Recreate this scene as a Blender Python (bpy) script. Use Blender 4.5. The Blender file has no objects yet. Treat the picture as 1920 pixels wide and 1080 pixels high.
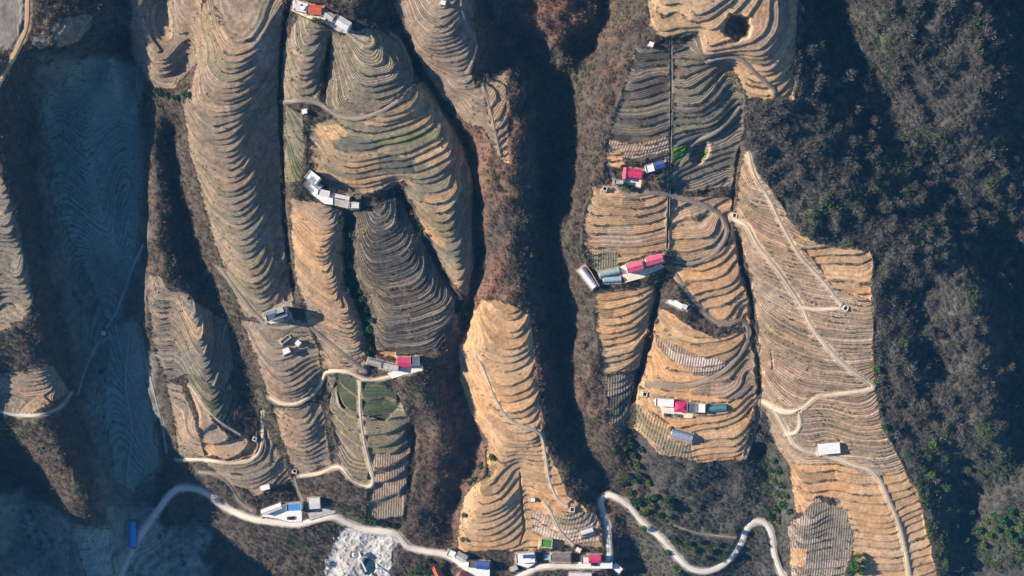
import bpy, math, numpy as np
from mathutils import Vector, Matrix
rad = math.radians
sc = bpy.context.scene
# ------------------------------------------------------------------ camera, sky, sun, exposure
CAMZ = 670.0; MPP = 0.3; REF = 620.0          # drone height over the datum, metres per photo pixel at 50 m
cam = bpy.data.objects.new('camera', bpy.data.cameras.new('camera')); sc.collection.objects.link(cam)
cam.location = (0, 0, CAMZ); cam.data.sensor_width = 36; cam.data.lens = 36*REF/(1920*MPP)
cam.data.clip_start = 1; cam.data.clip_end = 5000; sc.camera = cam
SUN_EL, SUN_AZ = 28.0, -10.0                  # light runs to +x and a little to -y
w = bpy.data.worlds.new('World'); sc.world = w; w.use_nodes = True
nt = w.node_tree; sky = nt.nodes.new('ShaderNodeTexSky'); sky.sky_type = 'NISHITA'; sky.sun_disc = False
sky.sun_elevation = rad(SUN_EL); sky.sun_rotation = rad(270-SUN_AZ); sky.altitude = 600
sky.air_density = 1.0; sky.dust_density = .4; sky.ozone_density = 6.0
nt.links.new(sky.outputs[0], nt.nodes['Background'].inputs[0]); nt.nodes['Background'].inputs[1].default_value = .08
sl = bpy.data.lights.new('sun', 'SUN'); sl.energy = 5.0; sl.angle = rad(.5); sl.color = (1, .87, .70)
so = bpy.data.objects.new('sun', sl); sc.collection.objects.link(so)
ld = Vector((math.cos(rad(SUN_EL))*math.cos(rad(SUN_AZ)), math.cos(rad(SUN_EL))*math.sin(rad(SUN_AZ)), -math.sin(rad(SUN_EL))))
so.rotation_euler = ld.to_track_quat('-Z', 'Y').to_euler(); so.location = (-300, 0, 400)
sc.view_settings.view_transform = 'Standard'; sc.view_settings.look = 'None'; sc.view_settings.gamma = 1
sc.view_settings.exposure = 0.95
rng = np.random.default_rng(7)
# ------------------------------------------------------------------ terrain data (x, y in photo pixels, h in metres)
LINES = [
# left edge ridge, its scrub spur, and the shaded lowland between
[(-200,-150,108),(-60,-20,104),(45,30,106),(60,75,105.5)],[(0,0,107),(0,80,107)],[(-250,250,88),(-100,500,72),(-150,800,48),(-100,1050,30)],
[(45,95,106),(8,180,101),(0,260,91),(22,380,79),(42,480,71),(62,560,63),(82,640,54),(98,700,46)],
[(75,770,46),(110,840,44),(150,900,41),(172,945,37)],[(178,1010,12),(200,1080,4)],
[(-30,300,83),(-20,420,77),(-20,540,67),(-20,640,57),(-20,760,43)],[(-70,760,50),(-75,860,52),(-75,950,55),(-75,1050,75),(-70,1150,78)],  # last line: unseen ridge left of frame, raised to shade the lower left
[(0,870,22),(60,930,14),(0,1040,9),(90,1060,2)],
[(90,170,56),(80,300,44),(95,400,36),(120,520,27),(150,640,17),(170,760,8),(195,850,0),(238,950,-4),(240,1080,-10)],
[(180,120,67),(150,200,54),(165,300,45),(195,400,37),(225,480,30)],
[(245,60,72),(250,130,62),(262,200,50),(258,260,44)],[(400,1000,-13),(440,1070,-12)],
[(258,300,38),(258,400,31),(250,500,23),(225,600,13),(220,700,8),(250,800,1),(260,890,-5),(330,1000,-12),(400,1080,-15)],
[(120,15,107),(185,20,99),(235,0,88)],[(95,80,105),(140,66,102),(190,60,90)],[(212,95,84),(222,135,80),(230,168,75)],
# ridge at x 250-430
[(250,-80,102),(255,0,95),(262,70,89),(278,150,80)],[(300,0,84),(305,60,82)],[(338,0,94),(340,60,90)],
[(285,190,72),(283,300,62),(290,400,55),(287,460,52)],
[(292,510,50),(335,540,50),(365,600,46),(372,660,42),(385,720,36),(420,800,26),(450,850,20),(500,880,16)],
[(275,540,42),(285,640,33),(312,720,27),(345,800,21),(375,860,14)],
[(330,560,40),(335,620,35),(350,770,22)],
[(370,-20,98),(368,80,86),(345,140,76)],
[(325,240,60),(330,320,52),(345,400,44),(370,480,40),(400,560,36),(435,640,31),(470,710,25),(490,790,18),(530,870,12),(555,930,6)],
# ridge one left edge
[(375,60,95),(370,120,88),(345,190,83),(345,230,79),(356,290,72),(380,380,64),(405,460,56),(432,530,49),(455,590,42),(475,660,36),(498,730,30),(518,780,25),(540,860,16)],
# gully right of ridge one
[(545,-60,104),(540,0,98),(530,80,89),(526,150,80),(527,230,73),(530,310,65),(532,400,56),(540,480,49),(553,550,44)],
[(605,660,33),(612,760,25),(625,860,16)],
# strip a2 left edge + right gully
[(545,200,84),(548,280,77),(545,350,71),(545,400,66),(550,480,58),(562,560,51),(590,630,46),(605,680,41)],
[(655,395,62),(652,450,55),(656,520,47),(680,585,42),(693,640,39),(697,685,38)],
[(745,348,67),(770,400,59),(800,455,54),(830,515,48),(858,565,45),(862,620,40)],
[(620,60,95),(612,130,85),(608,185,85)],
[(560,250,82),(562,320,76)],
# between a and b
[(738,0,99),(756,60,92),(785,130,83),(830,195,75),(866,255,67),(890,320,61),(892,400,54),(893,480,46),(882,560,41),(862,650,34),(868,720,25),(885,790,18),(893,860,11),(868,930,7),(850,1010,2)],
[(900,0,88),(930,60,84),(900,130,86),(960,100,76)],
[(865,-60,112),(878,20,103),(885,80,98),(888,150,91),(915,180,89),(945,230,86),(945,290,80),(945,380,72),(952,460,64),(948,540,57)],
[(905,300,74),(915,420,62),(910,520,52)],
# b right rim
[(962,140,86),(985,250,79),(992,350,71),(988,430,64),(990,520,56),(1000,600,48),(1012,700,39),(1018,780,32),(1030,850,25),(1070,920,17),(1112,955,11)],
[(1000,40,84),(1055,10,92),(1052,80,82),(1055,125,72),(1110,20,86)],[(1050,-100,104)],
[(960,20,80),(1000,110,68),(1035,180,62)],
# big dark valley floor
[(1170,-60,86),(1120,50,77),(1068,180,62),(1040,280,55),(1025,400,46),(1037,500,37),(1056,600,28),(1055,700,20),(1085,800,12),(1120,890,6),(1135,960,3)],
[(1185,0,94),(1130,100,83),(1095,180,76),(1085,260,69),(1075,340,63),(1050,420,56),(1062,500,48),(1085,570,42),(1082,650,35),(1080,740,28),(1125,850,16),(1150,910,9)],
[(1215,-40,108),(1215,40,103),(1185,95,98),(1165,180,91),(1145,250,83),(1130,330,76),(1096,400,68.5),(1096,460,63),(1112,560,54.5),(1125,660,44.5),(1138,700,40),(1142,790,31),(1165,860,18)],
# c/d gully
[(1395,200,80),(1388,270,73),(1378,340,67),(1374,400,62),(1385,470,56),(1405,560,47),(1414,640,40),(1422,720,33),(1425,790,25),(1430,870,14),(1440,950,7),(1410,1000,3)],
# e left gully
[(1252,500,55),(1240,540,49),(1222,600,43),(1212,660,36),(1192,740,28),(1178,820,18),(1190,900,8)],
[(1195,715,37),(1190,790,30.5),(1240,850,26),(1300,866,24.5),(1392,858,24.5)],
[(1240,900,15),(1300,910,14),(1380,900,15)],[(1180,950,6),(1260,970,7),(1330,980,5)],
# d left edge
[(1400,290,76),(1392,380,68),(1400,430,64),(1410,500,58),(1418,580,51),(1425,660,44),(1432,740,37),(1460,800,33),(1480,860,28),(1488,930,22)],
[(1500,440,67),(1430,350,72)],
[(1448,900,10),(1462,980,5),(1470,1060,0)],
# scrub forest right
[(1500,20,92),(1505,100,88),(1450,200,84),(1520,220,82),(1560,330,74),(1620,430,66),(1660,540,58),(1680,640,50),(1700,740,43)],
[(1700,440,65),(1780,500,61),(1835,560,55),(1865,640,47),(1862,740,39),(1880,830,31)],[(1750,530,52),(1745,600,45)],[(1765,680,35)],
[(1645,700,44),(1680,800,36),(1715,860,29),(1740,930,20),(1765,1010,12),(1780,1080,5)],
[(1800,1000,2),(1825,900,9),(1790,1080,-3),(1830,950,3)],
[(1870,960,14),(1930,900,22),(2050,850,30),(1930,1020,6)],
[(1600,-80,100),(1640,0,96),(1690,70,90),(1750,130,83),(1820,200,74),(1850,260,62)],
[(1700,-60,104),(1780,0,97),(1850,80,88),(1865,150,80),(1870,210,68)],
[(1540,0,76),(1600,100,68),(1650,200,60),(1700,300,52),(1780,380,44),(1860,460,34),(1915,560,24),(1930,700,14),(1935,800,9)],
[(1925,0,62),(1935,200,50),(1960,400,32),(1960,700,10),(1905,880,10)],[(2100,100,80),(2150,400,70),(2150,700,50),(2150,1000,30)],
# bottom road bench and river side
[(265,1000,-4),(300,945,-2),(335,918,0),(400,940,5),(480,975,8),(560,983,9),(625,970,9),(700,990,8),(760,1010,7),(830,1035,5),(900,1062,3)],
[(960,1070,2),(1060,1062,3),(1140,1055,4),(1138,990,6),(1130,935,8),(1165,940,8),(1220,990,7),(1290,1060,6),(1350,1050,6),(1400,990,6),(1435,985,6),(1455,1060,5)],
[(240,1060,-6)],[(300,1060,-14),(400,1020,-13),(470,1040,-6),(520,1060,-6),(560,1020,0)],[(640,1020,0),(700,1050,-1),(660,1080,-2),(760,1060,-2)],
[(1180,1010,-4),(1220,1060,-8),(1180,1080,-8)],[(1380,1060,-2),(1420,1060,-2)],
[(-100,1300,-5),(300,1300,-14),(700,1300,-14),(1200,1300,-16),(1700,1300,-14),(2200,1300,-8)],
[(-250,-250,115),(300,-250,120),(900,-250,125),(1500,-250,120),(2200,-250,110)],
# scrub ridge F and field M
[(770,725,41),(810,760,36),(825,830,27),(815,920,16),(800,980,9)],
[(850,750,27),(860,830,18),(850,900,11)],[(768,800,26),(772,880,16),(760,960,11)],
[(640,700,39),(690,710,38),(740,740,35)],[(620,760,31),(650,830,24),(640,900,17),(690,910,16.5),(700,965,11.5),(640,950,12)],
[(690,770,33),(700,850,24)],[(745,790,30),(750,860,21),(745,930,13)],
]
CONT = [
(98,[(388,20),(400,60),(418,95),(440,105),(475,92),(505,55),(530,20)]),
(92,[(372,100),(385,140),(410,165),(440,165),(480,140),(505,105),(526,65)]),
(86,[(352,180),(370,205),(410,217),(450,213),(485,180),(505,150),(526,110)]),
(80,[(347,215),(362,262),(400,280),(440,276),(470,232),(505,180),(524,148)]),
(75.5,[(356,270),(385,300),(417,314),(447,310),(480,253),(510,207),(524,185)]),
(68,[(372,330),(392,372),(420,398),(450,398),(480,368),(505,320),(525,280)]),
(60,[(393,410),(415,445),(440,475),(465,478),(490,455),(510,415),(526,372)]),
(53,[(418,490),(440,525),(465,547),(490,548),(512,525),(530,480)]),
(48,[(440,545),(465,578),(490,595),(515,590),(540,560)]),
(40,[(462,620),(480,665),(505,690),(535,688),(565,670),(592,640)]),
(35,[(475,675),(495,715),(520,735),(550,733),(580,712),(603,690)]),
(31,[(492,718),(515,745),(545,752),(575,742),(600,715)]),
(26,[(525,785),(545,800),(567,810),(590,798),(603,770)]),
(20,[(533,825),(550,840),(570,848),(595,838),(608,812)]),
(14,[(548,868),(560,876),(585,882),(615,868)]),
(67,[(567,370),(597,403),(637,423)]),(62,[(550,400),(560,427),(590,457),(623,470)]),(57.5,[(550,457),(567,487),(607,518),(640,520)]),
(53.5,[(556,500),(580,533),(620,567),(660,572)]),(51,[(565,535),(587,560),(640,593),(668,593)]),(48,[(578,575),(627,612),(680,617)]),
(45,[(597,625),(650,645),(687,645)]),(42,[(602,663),(640,672),(685,667)]),(40,[(607,690),(680,697)]),
(70,[(693,410),(740,388)]),(66.5,[(680,450),(730,440),(762,420)]),(63,[(680,487),(747,480),(786,447)]),(59.5,[(680,527),(763,517),(808,487)]),
(56.5,[(713,557),(780,547),(825,520)]),(53,[(710,590),(773,583),(838,553)]),(50,[(710,617),(780,607),(852,573)]),(47,[(710,643),(780,637),(848,607)]),(44,[(700,665),(790,665),(830,660)]),
(71,[(767,373),(830,375),(873,355)]),(68,[(775,407),(833,407),(863,390)]),(64.5,[(800,437),(840,440),(863,423)]),(61.5,[(817,467),(857,463),(872,450)]),(58,[(835,503),(880,483)]),(55.5,[(845,533),(880,507)]),(53.5,[(855,555),(877,537)]),
(92,[(720,212),(767,190),(787,160)]),(89,[(710,238),(780,213),(800,170)]),(86.5,[(710,250),(763,233),(800,207),(814,180)]),(84,[(710,270),(770,260),(813,230),(827,200)]),
(80.5,[(773,293),(827,263),(847,230)]),(78,[(773,313),(813,297),(847,267),(857,245)]),(75,[(810,333),(850,307),(874,270)]),
(82,[(593,233),(620,287),(667,300),(705,295)]),(79.5,[(583,253),(613,307),(660,320),(710,307)]),(76,[(587,293),(617,330),(663,340),(713,330),(777,333)]),(73,[(600,345),(640,357),(680,362),(725,348)]),
(100,[(637,73),(667,140),(693,147),(740,137),(752,112)]),(96,[(630,80),(660,167),(687,180),(745,163),(762,130)]),(93,[(632,127),(653,187),(697,200),(740,186)]),(90,[(613,180),(640,207),(693,215),(700,218)]),
(104,[(660,70),(690,85),(712,75)]),(106,[(600,40),(650,50)]),(110,[(600,-10),(660,0)]),
(98.5,[(550,67),(567,93),(583,97),(605,80)]),(95,[(540,87),(560,123),(580,127),(603,105)]),(92,[(537,127),(560,147),(600,133)]),(89,[(535,157),(557,173),(593,173)]),(86.5,[(535,188),(595,192)]),
(104,[(777,33),(813,63),(850,57),(857,33)]),(101,[(750,30),(800,83),(850,73),(867,43)]),(97.5,[(780,95),(830,103),(873,93),(878,70)]),(94,[(807,123),(857,133),(880,115)]),(89.5,[(838,173),(893,167)]),(84,[(862,215),(897,233),(923,277)]),
(49,[(895,590),(925,625),(955,640),(975,632),(992,610)]),(54,[(905,562),(940,575)]),(43,[(872,650),(900,680),(945,700),(980,692),(1000,665)]),(37,[(878,690),(905,745),(950,770),(985,760),(1010,738)]),
(33,[(890,745),(915,785),(965,805),(1005,800)]),(27,[(918,810),(940,850),(975,850),(1020,845)]),
(22,[(895,905),(917,905),(935,890),(955,865),(975,855)]),(19,[(878,930),(905,938),(940,925),(965,895),(980,880)]),(16,[(872,960),(905,970),(940,960),(965,930),(983,905)]),
(13,[(868,985),(905,990),(945,978),(970,950),(990,925)]),(10,[(866,1005),(910,1014),(950,1000),(975,975),(996,950)]),(7,[(875,1022),(920,1032),(960,1022),(1000,985)]),
(23,[(985,860),(1030,862)]),(20,[(990,885),(1040,885)]),(17,[(995,915),(1060,915)]),(13,[(1010,945),(1060,975),(1108,965)]),(10,[(1008,970),(1060,1000),(1115,985)]),(6,[(1005,1010),(1060,1018),(1120,1012)]),
(3,[(870,1045),(960,1045),(1060,1040),(1140,1040)]),
(97,[(1190,113),(1256,100)]),(94,[(1180,147),(1220,130),(1256,127)]),(91.5,[(1175,173),(1213,160),(1256,147)]),(88.5,[(1170,200),(1220,193),(1256,177)]),(86,[(1160,220),(1193,220),(1256,207)]),
(83,[(1150,243),(1187,250),(1256,240)]),(80.5,[(1150,267),(1213,270),(1256,260)]),(78,[(1145,295),(1180,303),(1253,282)]),(75,[(1170,320),(1250,312)]),(73.5,[(1135,340),(1170,350),(1250,350)]),
(97,[(1267,110),(1313,68)]),(93.5,[(1267,147),(1310,130),(1350,112)]),(88,[(1267,197),(1307,200),(1340,167),(1368,122)]),(86,[(1267,213),(1320,210),(1353,177),(1378,138)]),(83.5,[(1263,230),(1323,227),(1367,190),(1386,165)]),
(81.5,[(1267,243),(1337,237),(1370,203),(1390,182)]),(78.5,[(1263,275),(1293,260),(1343,247),(1383,212)]),(76.5,[(1343,267),(1370,253),(1389,228)]),(74.5,[(1343,283),(1375,272),(1386,250)]),
(72.5,[(1263,327),(1307,310),(1370,288)]),(70,[(1263,347),(1320,330),(1370,315)]),(68,[(1260,375),(1368,355)]),(64,[(1260,430),(1345,440)]),(60,[(1262,485),(1300,490),(1350,465),(1366,435)]),
(70,[(1112,380),(1147,390),(1193,390),(1250,380)]),(67.5,[(1100,417),(1160,420),(1207,413),(1250,403)]),(64.5,[(1097,440),(1173,453),(1250,430)]),(62.5,[(1102,463),(1167,470),(1247,453)]),
(60,[(1130,500),(1180,490),(1245,480)]),(59,[(1115,525),(1180,520),(1240,510)]),
(54,[(1120,565),(1167,560),(1223,545)]),(51.5,[(1123,587),(1173,583),(1220,563)]),(49,[(1123,613),(1173,607),(1214,590)]),(46,[(1127,640),(1206,623)]),(44,[(1130,660),(1198,650)]),(42,[(1133,680),(1193,675)]),(36,[(1140,735),(1180,735)]),(32,[(1143,785),(1172,785)]),
(58,[(1280,500),(1320,497),(1376,480)]),(55.5,[(1290,530),(1327,530),(1382,518)]),(53,[(1310,553),(1357,550),(1393,533)]),(51,[(1325,577),(1363,573),(1400,550)]),(55,[(1245,540),(1270,550)]),(52,[(1245,565),(1290,590)]),
(48,[(1243,577),(1293,613),(1343,623),(1390,607)]),(45.5,[(1235,607),(1277,637),(1333,640),(1380,627)]),(43,[(1233,637),(1293,668),(1340,662),(1387,645)]),(41,[(1230,662),(1293,687),(1357,690),(1393,655)]),(38.5,[(1222,707),(1310,713),(1377,690),(1403,655)]),
(36,[(1230,735),(1293,743),(1350,752),(1411,727)]),(34,[(1220,765),(1300,775),(1370,775)]),(31,[(1307,808),(1363,797),(1410,765)]),(29,[(1307,820),(1370,817),(1405,795)]),(27.5,[(1303,832),(1370,830),(1400,815)]),(26,[(1300,847),(1393,842)]),
(31,[(1200,775),(1225,805),(1270,812)]),(28,[(1200,800),(1240,832),(1295,842)]),
(100,[(1405,91),(1430,91),(1457,61),(1463,28),(1459,0)]),(97.5,[(1411,109),(1441,100),(1468,67),(1474,37),(1467,0)]),(95,[(1422,128),(1448,120),(1467,93),(1481,61),(1478,18)]),(92.5,[(1441,138),(1467,118),(1485,81),(1485,37)]),(88,[(1465,167),(1476,148),(1480,126)]),
(108,[(1300,42),(1317,33),(1370,0)]),(105,[(1320,80),(1354,30),(1400,2)]),(102.5,[(1333,100),(1350,75)]),(102,[(1415,40),(1432,0)]),(101,[(1355,100),(1375,92)]),
(91,[(1385,138),(1415,135)]),(89,[(1390,160),(1425,158)]),(87,[(1398,178),(1440,175)]),
(106,[(1224,20),(1237,55),(1260,50),(1272,20)]),(109,[(1243,5)]),(102,[(1230,75),(1260,72),(1310,60)]),
(66,[(1507,470),(1630,463)]),(63,[(1510,487),(1630,492)]),(60.5,[(1540,520),(1630,528)]),(56,[(1410,515),(1450,540),(1500,562),(1570,583),(1632,588)]),(50,[(1420,590),(1440,610),(1500,645),(1560,660),(1634,662)]),(45,[(1428,650),(1440,660),(1520,703),(1637,715)]),
(40,[(1503,770),(1550,763),(1600,780),(1648,778)]),(36,[(1503,808),(1550,797),(1607,818),(1655,815)]),(34,[(1507,827),(1553,815),(1640,837),(1663,833)]),(30,[(1520,860),(1570,865),(1640,877),(1677,873)]),
(28,[(1503,893),(1557,880)]),(26,[(1507,910),(1557,900)]),(27.5,[(1567,880),(1600,897),(1640,899)]),(26.5,[(1660,913),(1700,902)]),(24.5,[(1667,932),(1712,918)]),(21.5,[(1687,960),(1727,943)]),(19.5,[(1687,980),(1735,955)]),(15,[(1697,1020),(1742,1000)]),(12,[(1707,1050),(1755,1030)]),
(16,[(1610,1013),(1687,1023)]),(12,[(1610,1055),(1690,1060)]),(21,[(1480,985),(1520,978),(1560,955),(1590,965)]),(15,[(1480,1030),(1520,1025),(1550,1012)]),(22,[(1600,960),(1670,970)]),(12,[(1490,1065),(1540,1065)]),
(62,[(-20,560),(30,565),(60,572)]),(70,[(-20,470),(20,475),(38,480)]),(79,[(-20,385),(20,375)]),(44,[(0,700),(40,725),(85,715),(95,700)]),(40,[(0,745),(50,755),(110,735)]),
(88,[(262,80),(283,105),(310,110),(340,80),(362,45)]),(82,[(275,130),(295,140),(325,135),(350,110),(368,75)]),(78,[(290,155),(320,160),(350,140)]),
(28,[(345,800),(362,812)]),(24,[(350,830),(375,828)]),(20,[(380,860),(420,868),(470,860),(500,830)]),(17,[(400,880),(460,890),(510,875),(535,850)]),
]
# narrow gullies carved in: points, half width px, depth m
CARVE = [
([(541,0),(530,80),(526,150),(527,230),(531,310),(534,400),(542,480),(553,550)],5,3.0),
([(655,395),(652,450),(656,520),(680,585),(693,640),(697,685)],14,4.0),
([(745,348),(770,400),(800,455),(830,515),(858,565),(862,620)],8,3.0),
([(618,60),(612,130),(606,185)],5,2.5),
([(756,60),(785,130),(830,195),(866,255),(890,320),(894,400),(895,480),(884,560),(862,650)],10,3.0),
([(1389,270),(1378,340),(1374,400)],4,2.0),([(1385,440),(1392,500),(1408,560),(1416,640),(1424,700),(1424,745)],7,4.0),
([(1236,520),(1226,580),(1216,640),(1198,700),(1184,760)],7,4.0),
([(1258,75),(1259,180),(1256,300),(1255,400),(1252,470)],2.2,1.0),
([(640,700),(612,760)],5,1.5),([(768,790),(775,860),(760,940)],9,3.0),
([(1450,700),(1445,650)],2.5,.8),
([(975,880),(978,940),(983,990),(975,1020)],2.5,1.5),
([(200,180),(160,330),(150,450)],3,.1),
]
def dens(pl,d,closed=False):
    P=np.array(pl,float)
    if len(P)==1: return P
    out=[P[:1]]
    for a,b in zip(P[:-1],P[1:]):
        n=max(1,int(np.ceil(np.hypot(*(b[:2]-a[:2]))/d)))
        out.append(a+(b-a)*np.linspace(0,1,n+1)[1:,None])
    return np.concatenate(out)
def cubic_w(src0,step,n,q):
    t=(q-src0)/step; i=np.clip(np.floor(t).astype(int),1,n-3); f=t-i
    W=np.zeros((len(q),n)); r=np.arange(len(q))
    # uniform cubic B-spline (smoothing) blended with catmull
    w=[(-.5*f+f*f-.5*f**3),(1-2.5*f*f+1.5*f**3),(.5*f+2*f*f-1.5*f**3),(-.5*f*f+.5*f**3)]
    for k in range(4): W[r,i-1+k]+=w[k]
    return W
def base_height(XS,YS):
    pts=[dens(l,22) for l in LINES]+[np.array([(x,y,h) for x,y,h in dens([(x,y,h) for x,y in c],18)]) for h,c in CONT]
    P=np.concatenate(pts)
    # drop near duplicates
    key=np.round(P[:,:2]/7).astype(int); _,u=np.unique(key,axis=0,return_index=True); P=P[np.sort(u)]
    C=P[:,:2]/300.; z=P[:,2]
    r=np.sqrt(((C[:,None]-C[None])**2).sum(-1)+.0004)
    A=-r; A[np.arange(len(C)),np.arange(len(C))]-=0
    n=len(C); M=np.zeros((n+3,n+3)); M[:n,:n]=A+np.eye(n)*-.008*0+np.eye(n)*.02; M[:n,n]=1; M[:n,n+1:]=C; M[n,:n]=1; M[n+1:,:n]=C.T
    s=np.linalg.solve(M,np.r_[z,0,0,0])
    st=6.; gx=np.arange(XS[0]-24,XS[-1]+30,st); gy=np.arange(YS[0]-24,YS[-1]+30,st)
    G=np.zeros((len(gy),len(gx)))
    for j,y in enumerate(gy):
        q=np.stack([gx,np.full_like(gx,y)],1)/300.
        d=np.sqrt(((q[:,None]-C[None])**2).sum(-1)+.0004)
        G[j]=-d@s[:n]+s[n]+q@s[n+1:]
    Gp=np.pad(G,1,mode='edge'); G=(Gp[1:-1,1:-1]*4+Gp[:-2,1:-1]+Gp[2:,1:-1]+Gp[1:-1,:-2]+Gp[1:-1,2:])/8
    def soft(G,k):
        for _ in range(k):
            Gp=np.pad(G,1,mode='edge'); G=(Gp[1:-1,1:-1]*2+Gp[:-2,1:-1]+Gp[2:,1:-1]+Gp[1:-1,:-2]+Gp[1:-1,2:])/6
        return G
    A,B=cubic_w(gy[0],st,len(gy),YS),cubic_w(gx[0],st,len(gx),XS).T
    return A@G@B, A@soft(G,6)@B
def noise(XS, YS, scale, seed, sy=None):
    sy = sy or scale; r = np.random.default_rng(seed)
    nx = int((XS[-1]-XS[0])/scale)+8; ny = int((YS[-1]-YS[0])/sy)+8
    L = r.uniform(-1, 1, (ny, nx))
    return cubic_w(YS[0]-3*sy, sy, ny, YS)@L@cubic_w(XS[0]-3*scale, scale, nx, XS).T
D0 = 1.25
def axis(a, b, m):
    out = np.arange(a, b+D0, D0); q = [1.6*D0]
    while sum(q) < m: q.append(min(q[-1]*1.13, 22))
    q = np.cumsum(q); return np.concatenate([(a-q)[::-1], out, out[-1]+q])
XS = axis(-6, 1926, 330); YS = axis(-6, 1086, 260)
NX, NY = len(XS), len(YS)
H0, HS = base_height(XS, YS)
GX, GY = np.meshgrid(XS, YS)
IX = np.arange(NX); IY = np.arange(NY)
def samp(A, x, y):
    fx = np.clip(np.interp(x, XS, IX), 0, NX-1.001); fy = np.clip(np.interp(y, YS, IY), 0, NY-1.001)
    i = fx.astype(int) if hasattr(fx, 'astype') else int(fx); j = fy.astype(int) if hasattr(fy, 'astype') else int(fy)
    u = fx-i; v = fy-j
    return (A[j, i]*(1-u)+A[j, i+1]*u)*(1-v)+(A[j+1, i]*(1-u)+A[j+1, i+1]*u)*v
def W(px, py, h):
    k = MPP*(CAMZ-h)/REF
    return (px-960)*k, (540-py)*k, h
def box(x0, y0, x1, y1, m=0):
    i0, i1 = np.searchsorted(XS, [x0-m, x1+m]); j0, j1 = np.searchsorted(YS, [y0-m, y1+m])
    return slice(max(j0-1, 0), j1+1), slice(max(i0-1, 0), i1+1)
def inpoly(x, y, P):
    P = np.asarray(P, float); ins = np.zeros(x.shape, bool); n = len(P)
    for a in range(n):
        x0, y0 = P[a]; x1, y1 = P[(a+1) % n]
        if y0 == y1: continue
        c = ((y0 > y) != (y1 > y)) & (x < (x1-x0)*(y-y0)/(y1-y0)+x0)
        ins ^= c
    return ins
def smooth(P, n=6, closed=False):
    P = np.asarray(P, float)
    if len(P) < 3: return dens(P, 3)
    Q = np.vstack([2*P[0]-P[1], P, 2*P[-1]-P[-2]]); out = []
    for i in range(1, len(Q)-2):
        k = max(2, int(np.hypot(*(Q[i+1]-Q[i])[:2])/3.0))
        t = np.linspace(0, 1, k, endpoint=False)[:, None]
        out.append(.5*((2*Q[i])+(-Q[i-1]+Q[i+1])*t+(2*Q[i-1]-5*Q[i]+4*Q[i+1]-Q[i+2])*t*t+(-Q[i-1]+3*Q[i]-3*Q[i+1]+Q[i+2])*t**3))
    return np.vstack(out+[Q[-2:-1]])
def polydist(P, width):
    """distance to the polyline and running index, on the sub-grid near it"""
    s = box(P[:, 0].min(), P[:, 1].min(), P[:, 0].max(), P[:, 1].max(), width+2)
    x, y = GX[s], GY[s]; best = np.full(x.shape, 1e9); tt = np.zeros(x.shape)
    X1, Y1 = XS[s[1]], YS[s[0]]
    for a in range(len(P)-1):
        p, q = P[a, :2], P[a+1, :2]
        i0, i1 = np.searchsorted(X1, [min(p[0], q[0])-width-2, max(p[0], q[0])+width+2])
        j0, j1 = np.searchsorted(Y1, [min(p[1], q[1])-width-2, max(p[1], q[1])+width+2])
        xx = x[j0:j1, i0:i1]; yy = y[j0:j1, i0:i1]
        d = q-p; L = (d**2).sum()+1e-9
        t = np.clip(((xx-p[0])*d[0]+(yy-p[1])*d[1])/L, 0, 1)
        ds = np.hypot(xx-p[0]-t*d[0], yy-p[1]-t*d[1]); m = ds < best[j0:j1, i0:i1]
        best[j0:j1, i0:i1][m] = ds[m]; tt[j0:j1, i0:i1][m] = (a+t)[m]
    return s, best, tt
def blur(A, n):
    for _ in range(n):
        A = np.pad(A, 1, mode='edge')
        A = (A[1:-1, 1:-1]*4+A[:-2, 1:-1]*2+A[2:, 1:-1]*2+A[1:-1, :-2]*2+A[1:-1, 2:]*2+A[:-2, :-2]+A[2:, 2:]+A[:-2, 2:]+A[2:, :-2])/16
    return A
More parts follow.
